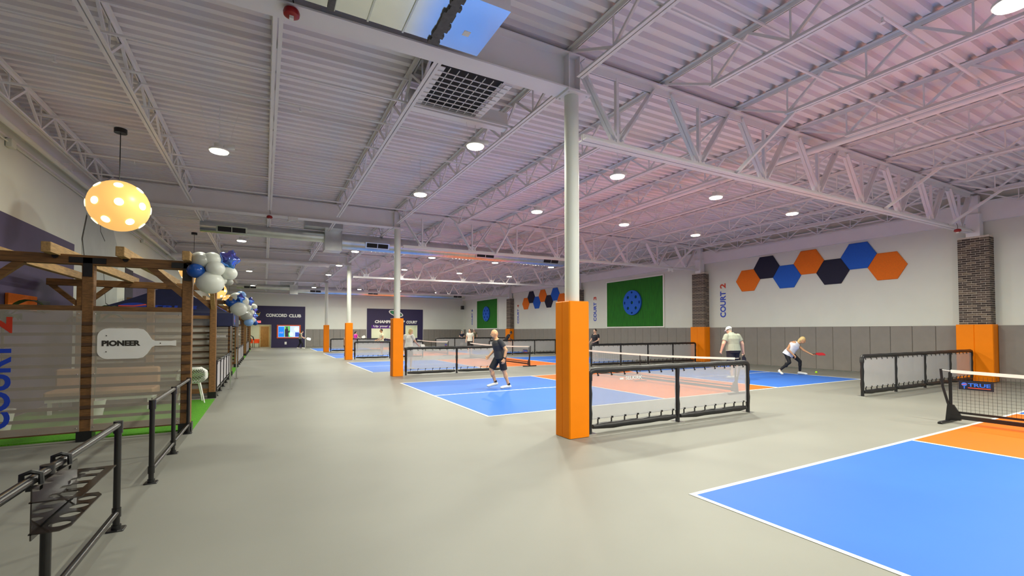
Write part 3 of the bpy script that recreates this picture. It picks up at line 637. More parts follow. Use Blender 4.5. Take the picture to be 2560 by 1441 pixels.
# black exercise-like bag rack silhouette by the doorway
t = thing('equipment_stand', 'black piece of equipment beside the orange chairs in the lobby doorway', 'equipment', (-1.25, Yb+.75, 0))
B().cbox(-.2, -.2, .55, .2, .2, .95, .03).obj('hopper', M['black'], t); B().tube([(0, 0, .9), (.15, 0, 1.15), (.35, 0, 1.0), (.42, 0, .7)], .05, 8).obj('chute', M['black'], t)
for a in (0, 120, 240): B().cyl((0, 0, .55), (.22*math.cos(R(a)), .22*math.sin(R(a)), 0), .02, n=6).obj('leg', M['black'], t)
# ------------------------------------------------------------------ left wall mural
t = thing('wall_mural', 'muted purple painted band on the left wall with a pale figure outline', 'mural', (XL, 0, 0))
B().box(.001, Y0+.1, 0, .006, 14.45, 3.62).obj('purple_field', M['mpurple'], t)
B().box(.001, 19.95, 0, .006, 26, 3.58).obj('purple_field', M['mpurple'], t)
B().box(.001, 18.95, 0, .012, 19.95, 3.62).obj('navy_stripe', mat('navy_paint', (.012, .010, .03), .7, var=.1, scale=3), t)
pg = mat('pale_grey_paint', (.50, .53, .49), .7, var=.05, scale=2)
plate('pale_shape', [[(15.3, 1.2), (15.2, 2.4), (15.0, 3.1), (14.95, 3.9), (15.25, 4.55), (16.4, 4.9), (17.4, 4.7), (17.95, 4.2), (18.1, 3.6), (18.05, 2.3), (17.4, 1.4)]], (.006, 0, 0), (0, 1, 0), (0, 0, 1), .004, pg, t)
dl = mat('charcoal_paint', (.06, .058, .05), .7, var=.1, scale=3)
for p, q in (((15.25, 4.5), (14.95, 3.85)), ((14.95, 3.85), (15.2, 3.2)), ((15.2, 3.2), (15.0, 2.6)), ((15.0, 2.6), (15.2, 1.6)), ((16.3, 4.7), (16.35, 4.3)), ((16.35, 4.3), (16.75, 4.1)), ((16.7, 3.2), (16.95, 2.35)), ((16.95, 2.35), (17.3, 2.3))):
    B().beam((.010, p[0], p[1]), (.010, q[0], q[1]), .05 if p[0] < 15.5 else .025, .006, (1, 0, 0)).obj('painted_line', dl, t)
t = thing('wall_board', 'orange and black board on the left wall behind the first pergola', 'board', (XL+.03, 11.2, 1.95))
B().cbox(-.02, 0, 0, .03, 1.15, .28, .008).obj('orange_part', M['ofab'], t); B().cbox(-.02, 1.15, -.02, .035, 1.75, .22, .008).obj('black_part', M['black'], t)
# ------------------------------------------------------------------ pergolas along the left side
PX = [-1.05, -2.21, -3.37]
def paddle_loop(l, w_):                                   # paddle outline lying along +x, handle to the right
    pts = []; h = w_/2; rc = h*.55; bl = l*.60
    for a in range(90, 181, 15): pts.append((rc+rc*math.cos(R(a)), h-rc+rc*math.sin(R(a))))
    for a in range(180, 271, 15): pts.append((rc+rc*math.cos(R(a)), -h+rc+rc*math.sin(R(a))))
    pts += [(bl-.10*l, -h), (bl-.03*l, -h*.93), (bl+.02*l, -h*.70), (l*.68, -h*.26), (l*.72, -h*.165), (l*.93, -h*.155), (l, -h*.19)]
    pts += [(x, -y) for x, y in reversed(pts[-7:])]
    return pts
def pergola(label, y0, y1, near):
    t = thing('pergola', label, 'pergola', (0, y0, 0)); dy = y1-y0
    W_, WX_, WY_ = M['wood'], M['woodx'], M['woody']
    for yy, s in ((0, -1), (dy, 1)):
        for x in PX:
            p = B().cbox(x-.065, yy-.065, .02, x+.065, yy+.065, 2.50, .008).obj('post', W_, t)
            B().box(x-.085, yy-.085, 0, x+.085, yy+.085, .145).obj('post_boot', M['black'], p)
            B().box(x-.05, yy+s*.075-.006, 2.33, x+.05, yy+s*.075+.006, 2.60).box(x-.20, yy+s*.075-.006, 2.52, x+.20, yy+s*.075+.006, 2.60).obj('tie_plate', M['black'], p)
        B().cbox(XL+.1, yy-.068, 2.50, -.98, yy+.068, 2.635, .008).obj('beam', WX_, t)
        for x, d in ((PX[0], -1), (PX[2], 1)) if s < 0 else ((PX[0], -1), (PX[2], 1), (PX[2], -1)):
            B().beam((x+d*.02, yy, 2.08), (x+d*.47, yy, 2.52), .085, .085, (0, 1, 0)).obj('brace', WX_, t)
        B().cbox(PX[2], yy-.05, 1.84, PX[0], yy+.05, 1.915, .006).obj('top_rail', WX_, t)
        B().cbox(PX[2], yy-.03, .12, PX[0], yy+.03, .225, .006).obj('bottom_rail', WX_, t)
        for k in range(10):
            z = .335+.1475*k
            o = B().box(PX[2]-.06, yy+s*.068, z-.021, PX[0]+.06, yy+s*.094, z+.021).obj('slat', M['slat'], t)
    for x in (-1.03, -1.79, -2.55, -3.31):
        B().cbox(x-.05, -.40, 2.61, x+.05, dy+.40, 2.745, .006).obj('rafter', WY_, t)
        B().cyl((x, -.10, 2.60), (x, -.085, 2.60), .035, n=10).obj('bolt_washer', M['black'], t)
    for x, d in ((PX[0], 1), (PX[0], -1)):
        yy = 0 if d > 0 else dy
        B().beam((x, yy+d*.03, 2.08), (x, yy+d*.50, 2.60), .085, .085, (1, 0, 0)).obj('brace', WY_, t)
    for yy, s in ((0, -1), (dy, 1)):
        for a, b in ((PX[1]+.075, PX[0]-.06), (PX[2]+.04, PX[1]-.045)):
            p = B().box(a, yy+s*.100, .15, b, yy+s*.106, 1.845).obj('acrylic_panel', M['acrylic'], t)
            for xx in (a+.03, b-.03):
                for zz in (.20, .95, 1.80): obj('screw', cached(('scw', s), lambda: B().ball((0, s*.004, 0), .009, 8, 5), M['steelbr']), None, p, (xx, yy+s*.106, zz))
    return t
pl = ['nearest timber pergola at the left edge', 'second timber pergola along the aisle', 'third timber pergola along the aisle', 'farthest timber pergola along the aisle']
PY = [(8.6, 12.66), (18.8, 22.9), (29.0, 33.1), (39.2, 43.3)]
for i, (a, b) in enumerate(PY):
    pergola(pl[i], a, b, i == 0)
    tag(B().box(XL+.1, a+.10, .0005, -.97, b-.35, .022).obj('turf_mat', M['turf']), 'bright green turf mat under the '+pl[i].split(' at')[0].split(' along')[0], 'turf mat')
    for s, yy in ((-1, a), (1, b)):
        if i > 1 and s > 0: continue
        side = 'front' if s < 0 else 'back'
        t = thing('paddle_sign', 'white paddle shaped sign reading PIONEER on the '+side+' of the '+pl[i].split(' at')[0].split(' along')[0], 'sign', (0, yy+s*.115, 0))
        ox = -2.08; ex = (1, 0, 0)
        if s > 0: ox = -1.17; ex = (-1, 0, 0)
        plate('board', [paddle_loop(.91, .44)], (ox, 0, 1.375), ex, (0, 0, 1), .012, M['white'], t)
        sx = ex[0]
        text('lettering', 'PIONEER', (ox+sx*.05, s*.008, 1.34), ex, (0, 0, 1), (.435, .082), M['ink'], t, .001, .055)
        for px_, pz in ((.10, .115), (.10, -.115), (.72, 0)): B().ball((ox+sx*px_, s*.007, 1.375+pz), .008, 8, 5).obj('screw', M['ink'], t)
t = thing('court_panel_lettering', 'large blue COURT and red 2 printed up the nearest acrylic panel', 'sign', (0, 8.6-.108, 0))
text('word', 'COURT', (-2.945, 0, .26), (0, 0, 1), (-1, 0, 0), (1.14, .27), M['ltblue'], t, .001, .035)
text('numeral', '2', (-2.945, 0, 1.53), (0, 0, 1), (-1, 0, 0), (.215, .27), M['sred'], t, .001, .035)
# pendants
def pendant(label, y):
    t = thing('globe_pendant', label, 'pendant lamp', (-2.45, y, 3.93), group='glowing globe pendants')
    obj('globe', cached(('globe',), lambda: B().ball((0, 0, 0), (.475, .475, .475), 32, 20), M['globe']), None, t)
    def hole(): return B().lathe([(.070, .0), (.070, .008), (.03, .014)], 18)
    dirs = [(0, 0)]
    for el, n_, off in ((-44, 6, 10), (-2, 8, 12), (42, 6, 40)):
        for k in range(n_):
            az = R(off+360*k/n_); e = R(el); d = V(math.cos(e)*math.cos(az), math.cos(e)*math.sin(az), math.sin(e))
            o = obj('hole', cached(('ghole',), hole, M['ghole']), None, t, d*.472); o.rotation_euler = d.to_track_quat('Z', 'Y').to_euler()
    B().cyl((0, 0, .47), (0, 0, 1.42), .008, n=6).obj('cord', M['black'], t)
    B().cyl((0, 0, 1.40), (0, 0, 1.48), .10, n=20).obj('canopy', M['black'], t)
    B().box(-1.2, -.02, 1.48, .75, .02, 1.52).obj('mounting_strut', st, t)
    l = bpy.data.lights.new('globe_lamp', 'POINT'); l.energy = 55; l.color = (1, .66, .27); l.shadow_soft_size = .48
    lo = bpy.data.objects.new('globe_lamp', l); COL.objects.link(lo); lo.parent = t; lo.location = (0, 0, 0); 
for y, nm in ((11.1, 'above the nearest pergola'), (21.5, 'above the second pergola'), (31.7, 'above the third pergola'), (41.9, 'above the farthest pergola')): pendant('glowing amber globe lamp with round white holes '+nm, y)
# railings
def railing(label, ys_, banner=None):
    t = thing('railing', label, 'railing', (-1.0, ys_[0], 0), group='black tube railings along the aisle'); bk = M['blackrail']
    a, b = 0, ys_[-1]-ys_[0]
    B().tube([(0, a, .82), (0, b, .82)], .024, 12).obj('top_rail', bk, t)
    B().tube([(0, a, .135), (0, b, .135)], .022, 12).obj('bottom_rail', bk, t)
    for y in ys_:
        p = B().cyl((0, y-ys_[0], 0), (0, y-ys_[0], .80), .0235, n=12).obj('post', bk, t)
        B().cyl((0, y-ys_[0], .755), (0, y-ys_[0], .848), .031, n=12).obj('tee_fitting', bk, p)
        B().cyl((0, y-ys_[0], .10), (0, y-ys_[0], .17), .030, n=12).obj('cross_fitting', bk, p)
        B().cbox(-.055, y-ys_[0]-.055, 0, .055, y-ys_[0]+.055, .012, .006).cyl((0, y-ys_[0], .012), (0, y-ys_[0], .04), .032, n=12).obj('floor_flange', M['black'], p)
    if banner:
        for y, z in zip(ys_, ys_[1:]): B().box(-.004, y-ys_[0]+.05, .19, .004, z-ys_[0]-.05, .78).obj('banner_panel', mat('grey_banner', (.55, .53, .56), .7, var=.03, scale=4), t)
railing('black tube railing nearest the camera with a paddle rack', [.7, 2.0, 3.31, 4.64])
railing('black tube railing leading to the nearest pergola post', [5.89, 7.16, 8.44])
railing('black railing with grey banners just past the nearest pergola', [13.0, 14.05, 15.1, 16.15, 17.2, 18.4], True)
railing('black railing with grey banners past the second pergola', [23.3, 24.6, 25.9, 27.2, 28.6], True)
railing('black railing with grey banners past the third pergola', [33.5, 34.9, 36.3, 37.7, 38.9], True)
# paddle rack hung on the nearest railing
t = thing('paddle_rack', 'smoked acrylic paddle rack with round holes clamped to the nearest railing', 'rack', (-.97, 3.0, 0))
tm = M['tint']
B().box(0, .02, .555, .006, .62, .80).obj('back_plate', tm, t)
plate('lower_shelf', [[(0, 0), (.60, 0), (.60, .11), (.54, .14), (.05, .14), (0, .11)]]+[circ(.10+.135*k, .085, .042, .042, 18) for k in range(4)], (.006, .02, .585), (0, 1, 0), (-1, 0, 0), .006, tm, t).scale = (-1, 1, 1)
plate('upper_shelf', [[(0, 0), (.60, 0), (.60, .19), (0, .19)]]+[[(.06+.14*k, .05), (.11+.14*k, .05), (.11+.14*k, .08), (.13+.14*k, .08), (.13+.14*k, .15), (.03+.14*k, .15), (.03+.14*k, .08), (.06+.14*k, .08)] for k in range(4)], (.006, .02, .735), (0, 1, 0), (-1, 0, 0), .006, tm, t).scale = (-1, 1, 1)
for y in (.12, .50):
    B().box(-.045, y-.02, .77, .006, y+.02, .79).tube([(.006, y, .80), (.004, y, .85), (-.03, y, .862), (-.066, y, .85), (-.066, y, .79)], .012, 6).obj('clamp', M['black'], t)
    B().tube([(.004, y, .585), (.15, y, .735)], .005, 5).obj('stay_rod', M['black'], t)
# pop up canopy tent
t = thing('canopy_tent', 'navy pop up canopy tent printed TRUE between the first two pergolas', 'tent', (-2.30, 15.78, 0)); a = 1.52
for sx in (-1, 1):
    for sy in (-1, 1):
        p = B().box(sx*a-.017, sy*a-.017, .02, sx*a+.017, sy*a+.017, 2.05).obj('pole', M['steelbr'], t)
        B().box(sx*a-.05, sy*a-.05, 0, sx*a+.05, sy*a+.05, .02).obj('pole_foot', M['steelbr'], p)
        B().box(sx*a-.028, sy*a-.028, .98, sx*a+.028, sy*a+.028, 1.03).obj('pole_clamp', M['black'], p)
rf = B(); n = 10; e = a+.04
def zt(u):                                   # height from eave (u=0) to peak (u=1), sagging
    return 2.02+.86*(u**1.5*.55+u*.45)
rings = []
for i in range(n+1):
    u = i/n; h = e*(1-u)+.001
    rings.append([(-h, -h, zt(u)), (0, -h, zt(u)), (h, -h, zt(u)), (h, 0, zt(u)), (h, h, zt(u)), (0, h, zt(u)), (-h, h, zt(u)), (-h, 0, zt(u))])
rf.add([v for r in rings for v in r], [(i*8+j, i*8+(j+1) % 8, (i+1)*8+(j+1) % 8, (i+1)*8+j) for i in range(n) for j in range(8)])
rf.obj('roof', M['navy'], t)
for k, (p, q) in enumerate((((-e, -e), (e, -e)), ((e, -e), (e, e)), ((e, e), (-e, e)), ((-e, e), (-e, -e)))): B().beam((*p, 1.86), (*q, 1.86), .008, .34).obj('valance', M['navy'], t)
s0 = V(0, 1, .63).normalized()
lg = text('roof_lettering', 'TRUE', (-.28, -1.27, 2.13), (1, 0, 0), s0, (1.0, .17), mat('tent_print_blue', (.012, .05, .42), .6, var=.05, scale=5), t, .004, .03)
text('roof_tagline', 'PICKLEBALL CLUBS', (-.26, -1.33, 2.09), (1, 0, 0), s0, (.95, .035), logo_r, t, .004, .01)
plate('roof_emblem', [rot2(circ(0, 0, .28, .17, 20), .1)], (-.62, -1.18, 2.185), (1, 0, 0), s0, .01, MATS['tent_print_blue'], t)
plate('roof_emblem_stripe', [[(-.27, -.05), (.05, -.03), (.27, .06), (.25, .09), (.03, .01), (-.27, .0)]], (-.62, -1.185, 2.195), (1, 0, 0), s0, .012, logo_r, t)
sd = V(-1, 0, .63).normalized()
plate('side_print', [rot2(circ(0, 0, .45, .16, 20), .05)], (1.22, -.6, 2.19), (0, 1, 0), sd, .01, logo_b, t)
plate('side_print_stripe', [[(-.2, -.06), (.2, -.03), (.2, .05), (-.2, .02)]], (1.222, -.6, 2.192), (0, 1, 0), sd, .014, logo_r, t)
plate('valance_print', [circ(0, 0, .14, .13, 20)], (e+.006, -.9, 1.86), (0, 1, 0), (0, 0, 1), .006, logo_b, t)
plate('valance_print_dot', [circ(0, 0, .06, .05, 16)], (e+.010, -.88, 1.84), (0, 1, 0), (0, 0, 1), .006, logo_r, t)
# balloons
bw = mat('balloon_white', (.72, .75, .68), .35, var=.02, scale=3); bg = mat('balloon_grey', (.36, .37, .34), .3, var=.02, scale=3)
bb_ = mat('balloon_blue', (.006, .075, .36), .22, var=.05, scale=3); bs = mat('balloon_sky', (.20, .38, .72), .3, var=.04, scale=3); foil = mat('balloon_foil', (.05, .35, .85), .12, metal=.95, col2=(.28, .18, .75), scale=5)
def garland(label, loc, items):
    t = thing('balloon_garland', label, 'balloons', loc)
    for x, y, z, r, m in items:
        if m is foil:
            b = B(); nu, nv = 20, 12; vs = []
            for i in range(nv+1):
                th = math.pi*i/nv
                for j in range(nu):
                    ph = 2*math.pi*j/nu; rr = r*(1+.20*math.cos(5*ph)*math.sin(th)+.05*math.sin(13*ph+7*th))
                    vs.append((x+rr*math.sin(th)*math.cos(ph), y+.45*r*math.cos(th), z+rr*1.05*math.sin(th)*math.sin(ph)))
            b.add(vs, [(i*nu+j, i*nu+(j+1) % nu, (i+1)*nu+(j+1) % nu, (i+1)*nu+j) for i in range(nv) for j in range(nu)]); b.sm = True
            b.obj('foil_balloon', foil, t)
        else:
            p = B().ball((x, y, z), (r*1.06, r*1.06, r*.97), 24, 14).obj('balloon', m, t)
            d = V(x, y, z).normalized() if V(x, y, z).length > .05 else V(0, 0, 1)
            B().tube([V(x, y, z)-d*r*.95, V(x, y, z)-d*r*1.15], [.012, .03], 8).obj('knot', m, p)
garland('large cluster of white, grey and blue balloons on the nearest pergola corner', (-.80, 8.50, 2.50),
        [(.05, -.02, -.18, .185, bw), (-.13, -.10, -.02, .115, bb_), (-.08, -.05, .14, .12, bg), (-.09, .02, .17, .125, bw), (.07, .0, .17, .13, bw), (.12, -.08, .03, .125, bw), (.29, .02, -.02, .115, bw), (.30, -.03, .19, .135, foil), (.30, .02, -.16, .055, bg), (.23, .0, -.15, .05, bw), (.22, .05, -.06, .09, bb_), (.33, .0, .30, .05, foil), (.18, .08, -.02, .10, bw)])
garland('cluster of white, blue and foil balloons on the second pergola corner', (-.92, 18.68, 2.50),
        [(.05, 0, .22, .20, bw), (-.10, -.1, .05, .17, bb_), (.12, -.1, -.17, .25, bw), (.15, -.15, .20, .15, foil), (.25, .05, .10, .19, bw), (.18, .1, .33, .15, bs), (.18, -.02, .0, .15, bs), (.35, .1, -.10, .15, bw), (.45, .05, .12, .13, foil)])
garland('cluster of grey, pale blue and white balloons on the third pergola corner', (-.95, 28.85, 2.45),
        [(.05, 0, .22, .2, bw), (.10, -.1, -.08, .28, bg), (.20, -.12, -.42, .22, bs), (.32, .05, -.25, .2, bw), (.22, .1, .35, .22, bs), (.30, .02, .12, .18, bw), (.42, .0, -.05, .2, foil), (.42, .05, .45, .17, bw), (.45, .02, .30, .16, foil)])
garland('small cluster of pale balloons on the farthest pergola corner', (-.95, 39.05, 2.45), [(.05, 0, .1, .2, bw), (.2, -.05, -.1, .22, bs), (.25, .05, .25, .2, bw), (.35, 0, -.3, .18, bb_)])
# white lattice chair in the first pergola
t = thing('lattice_chair', 'white moulded chair with a perforated shell on the turf by the first pergola', 'chair', (-1.36, 11.85, .022), R(12))
cm = M['white']; b = B(); nu, nv = 22, 26; g = {}
def shell(u, v):                       # u -1..1 across, v 0..1 front edge to top of back
    if v < .5: q = v/.5; y = .22-.40*q; z = .44-.03*math.sin(q*math.pi)
    else: q = (v-.5)/.5; y = -.18-.10*q; z = .44+.33*q
    wv = .25+.03*math.sin(v*math.pi)-.10*max(0, v-.8)/.2*abs(u)
    lift = .10*abs(u)**3*(1 if v < .6 else max(0, 1-(v-.6)/.4)); fwd = .10*abs(u)**2.5*(v if v > .4 else 0)
    return (u*wv, y+fwd, z+lift)
vs = [shell(-1+2*i/nu, j/nv) for j in range(nv+1) for i in range(nu+1)]; fs = []
for j in range(nv):
    for i in range(nu):
        if 1 < i < nu-2 and 2 < j < nv-2 and (i+j) % 2 == 0 and j > nv*.45: continue
        k = j*(nu+1)+i; fs.append((k, k+1, k+nu+2, k+nu+1))
b.add(vs, fs); b.sm = True; o = b.obj('shell', cm, t); md = o.modifiers.new('s', 'SOLIDIFY'); md.thickness = .012; md.offset = 0
for sx in (-1, 1):
    for sy in (-1, 1): B().cyl((sx*.14, sy*.12, .43), (sx*.22, sy*.20, 0), .020, .012, n=10).obj('leg', cm, t)
B().box(-.15, -.13, .415, .15, .13, .43).obj('under_frame', cm, t)
# broad leaved plants inside the pergola
lf = mat('dark_leaf', (.018, .05, .012), .4, var=.3, scale=8)
def plant(label, loc, h, n_, seed):
    t = thing('potted_plant', label, 'plant', loc); rn = random.Random(seed)
    B().lathe([(.12, 0), (.17, .30), (.18, .32), (.15, .32), (.14, .28)], 18).obj('pot', M['white'], t)
    B().tube([(0, 0, .25), (.02, .0, h*.5), (0, .02, h-.35)], .018, 6).obj('stem', mat('plant_stem', (.10, .08, .03), .7, var=.2, scale=9), t)
    for k in range(n_):
        az = 6.283*k/n_+rn.uniform(-.3, .3); l = rn.uniform(.35, .5); z = h-.45+rn.uniform(0, .3); pts = []; b = B(); m_ = 7
        for i in range(m_+1):
            u = i/m_; r = .05+l*u; zz = z+.22*math.sin(u*2.2)-.10*u*u; wd = .085*math.sin(math.pi*min(1, u*.92+.06))
            c = V(r*math.cos(az), r*math.sin(az), zz); sd_ = V(-math.sin(az), math.cos(az), 0)
            pts += [c+sd_*wd+V(0, 0, .02), c, c-sd_*wd+V(0, 0, .02)]
        b.add(pts, [(3*i+q, 3*i+q+1, 3*i+q+4, 3*i+q+3) for i in range(m_) for q in (0, 1)]); b.sm = True; b.obj('leaf', lf, t)
plant('broad leaved plant inside the nearest pergola at the left edge', (-3.55, 9.9, .022), 2.05, 9, 1)
plant('broad leaved plant inside the nearest pergola behind the second post', (-2.62, 10.55, .022), 1.98, 8, 4)
# a low lounge bench inside the nearest pergola
t = thing('lounge_bench', 'low cushioned bench seen through the nearest pergola slats', 'bench', (-2.7, 11.6, .022))
B().cbox(-.8, -.32, .28, .8, .32, .42, .03).obj('seat_cushion', mat('tan_cushion', (.42, .24, .13), .8, var=.1, scale=6), t)
B().cbox(-.8, .22, .42, .8, .34, .80, .03).obj('back_cushion', MATS['tan_cushion'], t)
B().box(-.78, -.30, .22, .78, .32, .28).obj('frame', cm, t)
for sx in (-.72, .72):
    for sy in (-.26, .26): B().box(sx-.025, sy-.025, 0, sx+.025, sy+.025, .22).obj('leg', cm, t)
# ------------------------------------------------------------------ people
def remesh(b, name, voxel, smooth=4):
    me = bpy.data.meshes.new('t'); me.from_pydata(b.v, [], b.f); o = bpy.data.objects.new('t', me)
    md = o.modifiers.new('r', 'REMESH'); md.mode = 'VOXEL'; md.voxel_size = voxel; md.use_smooth_shade = True
    if smooth: sm = o.modifiers.new('s', 'SMOOTH'); sm.factor = .5; sm.iterations = smooth
    out = evaluated(o); bpy.data.meshes.remove(me); out.name = name
    out.polygons.foreach_set('use_smooth', [True]*len(out.polygons))
    return out
def cap(b, p0, p1, r0, r1, f0=False, f1=False, n=14):       # tapered limb with round or flat ends
    p0 = Vector(p0); p1 = Vector(p1); d = (p1-p0).normalized(); pts = []; rr = []
    if not f0:
        for a in (80, 55, 25): pts.append(p0-d*r0*math.sin(R(a))); rr.append(r0*math.cos(R(a)))
    pts.append(p0); rr.append(r0); pts.append(p1); rr.append(r1)
    if not f1:
        for a in (25, 55, 80): pts.append(p1+d*r1*math.sin(R(a))); rr.append(r1*math.cos(R(a)))
    b.tube(pts, rr, n)
def loft(b, rings, n=20):                                  # rings: centre, right vec, depth vec, half width, half depth
    vs = []
    for c, r, d, hw, hd in rings:
        for j in range(n):
            a = 2*math.pi*j/n; ca, sa = math.cos(a), math.sin(a)
            ca = math.copysign(abs(ca)**.8, ca); sa = math.copysign(abs(sa)**.8, sa)
            vs.append(c+r*hw*ca+d*hd*sa)
    k = len(rings); b.add(vs, [(i*n+j, i*n+(j+1) % n, (i+1)*n+(j+1) % n, (i+1)*n+j) for i in range(k-1) for j in range(n)]+[tuple(range(n-1, -1, -1)), tuple(range((k-1)*n, k*n))])
STAND = dict(pelvis=(0, 0, .95), chest=(0, 0, 1.30), neck=(0, .0, 1.47), head=(0, .03, 1.64), shR=(.185, 0, 1.43), shL=(-.185, 0, 1.43), elR=(.25, -.04, 1.15), elL=(-.25, -.04, 1.15),
             wrR=(.27, .06, .91), wrL=(-.27, .06, .91), hiR=(.09, 0, .92), hiL=(-.09, 0, .92), knR=(.11, .03, .50), knL=(-.11, .03, .50), anR=(.12, -.02, .08), anL=(-.12, -.02, .08),
             toR=(.14, .15, .03), toL=(-.14, .15, .03), look=(0, 1, 0))
def person(label, loc, face, pose, look, scale=1.0, voxel=.012, bulk=1.0):
    """pose: joints in (right, forward, up); face: heading angle in degrees from +x"""
    J = dict(STAND); J.update(pose); J = {k: Vector(v)*(scale if k != 'look' else 1) for k, v in J.items()}
    rz = R(face-90); t = thing('person', label, 'person', (loc[0], loc[1], loc[2]+.010*scale), rz, group='players and visitors')
    s = scale; q = bulk*s
    sr = (J['shR']-J['shL']).normalized(); hr = (J['hiR']-J['hiL']); hr = hr.normalized() if hr.length > .02 else sr
    spine = [J['pelvis'], J['chest'], J['neck']]
    def frame(c, axis, r): dv = axis.cross(r).normalized(); rr = dv.cross(axis).normalized(); return rr, dv
    ax1 = (J['chest']-J['pelvis']).normalized(); ax2 = (J['neck']-J['chest']).normalized()
    def ring(p, ax, r, hw, hd): rr, dv = frame(p, ax, r); return (p, rr, dv, hw*q, hd*q)
    P_, C_, N_ = spine; L_ = lambda a, b, u: a.lerp(b, u)
    mid = (sr+hr).normalized()
    base = [(P_-ax1*.10*s, ax1, hr, .145, .10), (P_-ax1*.02*s, ax1, hr, .165, .118), (L_(P_, C_, .25), ax1, hr, .155, .112), (L_(P_, C_, .5), ax1, mid, .142, .105), (L_(P_, C_, .8), ax1, sr, .158, .112), (C_, ax1, sr, .17, .118), (L_(C_, N_, .45), ax2, sr, .165, .105), (L_(C_, N_, .78), ax2, sr, .12, .075), (N_, ax2, sr, .062, .058)]
    sk = mat(*look['skin'][:2], .55, var=.04, scale=9)
    b = B(); loft(b, [ring(p, a, r, w_, d) for p, a, r, w_, d in base])
    hd = J['head']; hdir = J['look'].normalized(); hup = (hd-J['neck']).normalized(); hup = (hup*.6+V(0, 0, 1)*.4).normalized(); hrt = hdir.cross(hup).normalized(); hfw = hup.cross(hrt).normalized()
    Hm = Matrix((hrt, hfw, hup)).transposed()
    cap(b, N_-ax2*.03*s, hd-hup*.05*s, .056*q, .050*s)
    b.ball(hd, (.076*s, .096*s, .112*s), 20, 14, Hm); b.ball(hd+Hm @ V(0, .035*s, -.05*s), (.058*s, .066*s, .062*s), 14, 10, Hm)
    b.ball(hd+Hm @ V(0, .100*s, -.018*s), (.015*s, .026*s, .017*s), 10, 8, Hm); cap(b, hd+Hm @ V(0, .088*s, .022*s), hd+Hm @ V(0, .108*s, -.014*s), .010*s, .013*s)
    b.ball(hd+Hm @ V(0, .085*s, .022*s), (.048*s, .014*s, .010*s), 10, 8, Hm)
    for sx in (-1, 1): b.ball(hd+Hm @ V(sx*.078*s, -.005*s, -.005*s), (.010*s, .020*s, .030*s), 8, 8, Hm)
    for S_ in ('R', 'L'):
        cap(b, N_-ax2*.035*s, J['sh'+S_]-V(0, 0, .012*s), .050*q, .050*q)
        cap(b, J['sh'+S_]-V(0, 0, .012*s), J['el'+S_], .050*q, .041*q); cap(b, J['el'+S_], J['wr'+S_], .040*q, .026*q)
        d = (J['wr'+S_]-J['el'+S_]).normalized(); d = (d+Vector(J.get('hand'+S_, d))).normalized(); wv = J['wr'+S_]
        side = d.cross(V(0, 1, 0)); side = side.normalized() if side.length > .1 else V(1, 0, 0)
        sgn = 1 if S_ == 'R' else -1; pal = side.cross(d).normalized(); k0 = wv+d*.085*s
        cap(b, wv+d*.01*s+pal*.012*s, k0+pal*.020*s, .024*s, .021*s); cap(b, wv+d*.01*s-pal*.012*s, k0-pal*.022*s, .024*s, .021*s)
        curl = look.get('curl', .5)
        for fi, (o_, ln) in enumerate(((.030, .066), (.010, .076), (-.010, .070), (-.029, .055))):
            a0 = k0+pal*o_*s; a1 = a0+(d*(1-curl*.35)+side*sgn*-curl*.6).normalized()*ln*.55*s; a2 = a1+(d*(.8-curl)+side*sgn*-.9*curl).normalized()*ln*.55*s
            cap(b, a0, a1, .0100*s, .0092*s, n=8); cap(b, a1, a2, .0092*s, .0080*s, n=8)
        th = wv+d*.035*s+pal*.030*s; t1 = th+(d*.7+pal*.7-side*sgn*.2).normalized()*.04*s; cap(b, th, t1, .0125*s, .0105*s, n=8); cap(b, t1, t1+(d*.9-side*sgn*.3).normalized()*.032*s, .0105*s, .009*s, n=8)
        cap(b, J['hi'+S_], J['kn'+S_], .080*q, .056*q); cap(b, J['kn'+S_], J['an'+S_], .052*q, .034*q)
        mc = L_(J['kn'+S_], J['an'+S_], .32)-hr.cross(J['kn'+S_]-J['an'+S_]).normalized()*0; b.ball(mc, (.054*q, .056*q, .09*q), 12, 8)
        cap(b, J['an'+S_]-V(0, 0, .02*s), J['to'+S_], .032*s, .026*s)
    body = obj('body', remesh(b, 'body', voxel), sk, t)
    for sx in (-1, 1):
        B().ball(hd+Hm @ V(sx*.031*s, .0795*s, .004*s), (.013*s, .010*s, .0075*s), 10, 8, Hm).obj('eye', mat('eye_white', (.6, .6, .58), .3, var=.02, scale=9), t)
        B().ball(hd+Hm @ V(sx*.031*s, .0862*s, .004*s), .0058*s, 8, 6).obj('pupil', mat('eye_dark', (.02, .015, .01), .3, var=.1, scale=9), t)
    B().ball(hd+Hm @ V(0, .092*s, -.058*s), (.022*s, .008*s, .006*s), 10, 6, Hm).obj('mouth', mat('lip', (.30, .10, .08), .5, var=.05, scale=9), t)
    # shirt
    c = B(); g = .016*s
    if look.get('tank'):
        loft(c, [(p, *frame(p, a, r), w_*q+g, d*q+g) for p, a, r, w_, d in base[1:6]]+[(L_(C_, N_, .40), *frame(C_, ax2, sr), .150*q, .118*q), (L_(C_, N_, .80), *frame(C_, ax2, sr), .118*q, .090*q), (L_(C_, N_, .92), *frame(C_, ax2, sr), .095*q, .078*q)])
        dvn = frame(C_, ax2, sr)[1]
        for S_ in ('R', 'L'): cap(c, N_-ax2*.035*s, L_(N_-ax2*.035*s, J['sh'+S_]-V(0, 0, .012*s), .62), .054*q, .058*q, f1=True)
        loft(c, [(P_-ax1*.10*s, *frame(P_, ax1, hr), .175*q+g, .135*q+g), (P_+ax1*.05*s, *frame(P_, ax1, hr), .165*q+g, .12*q+g)])
    else:
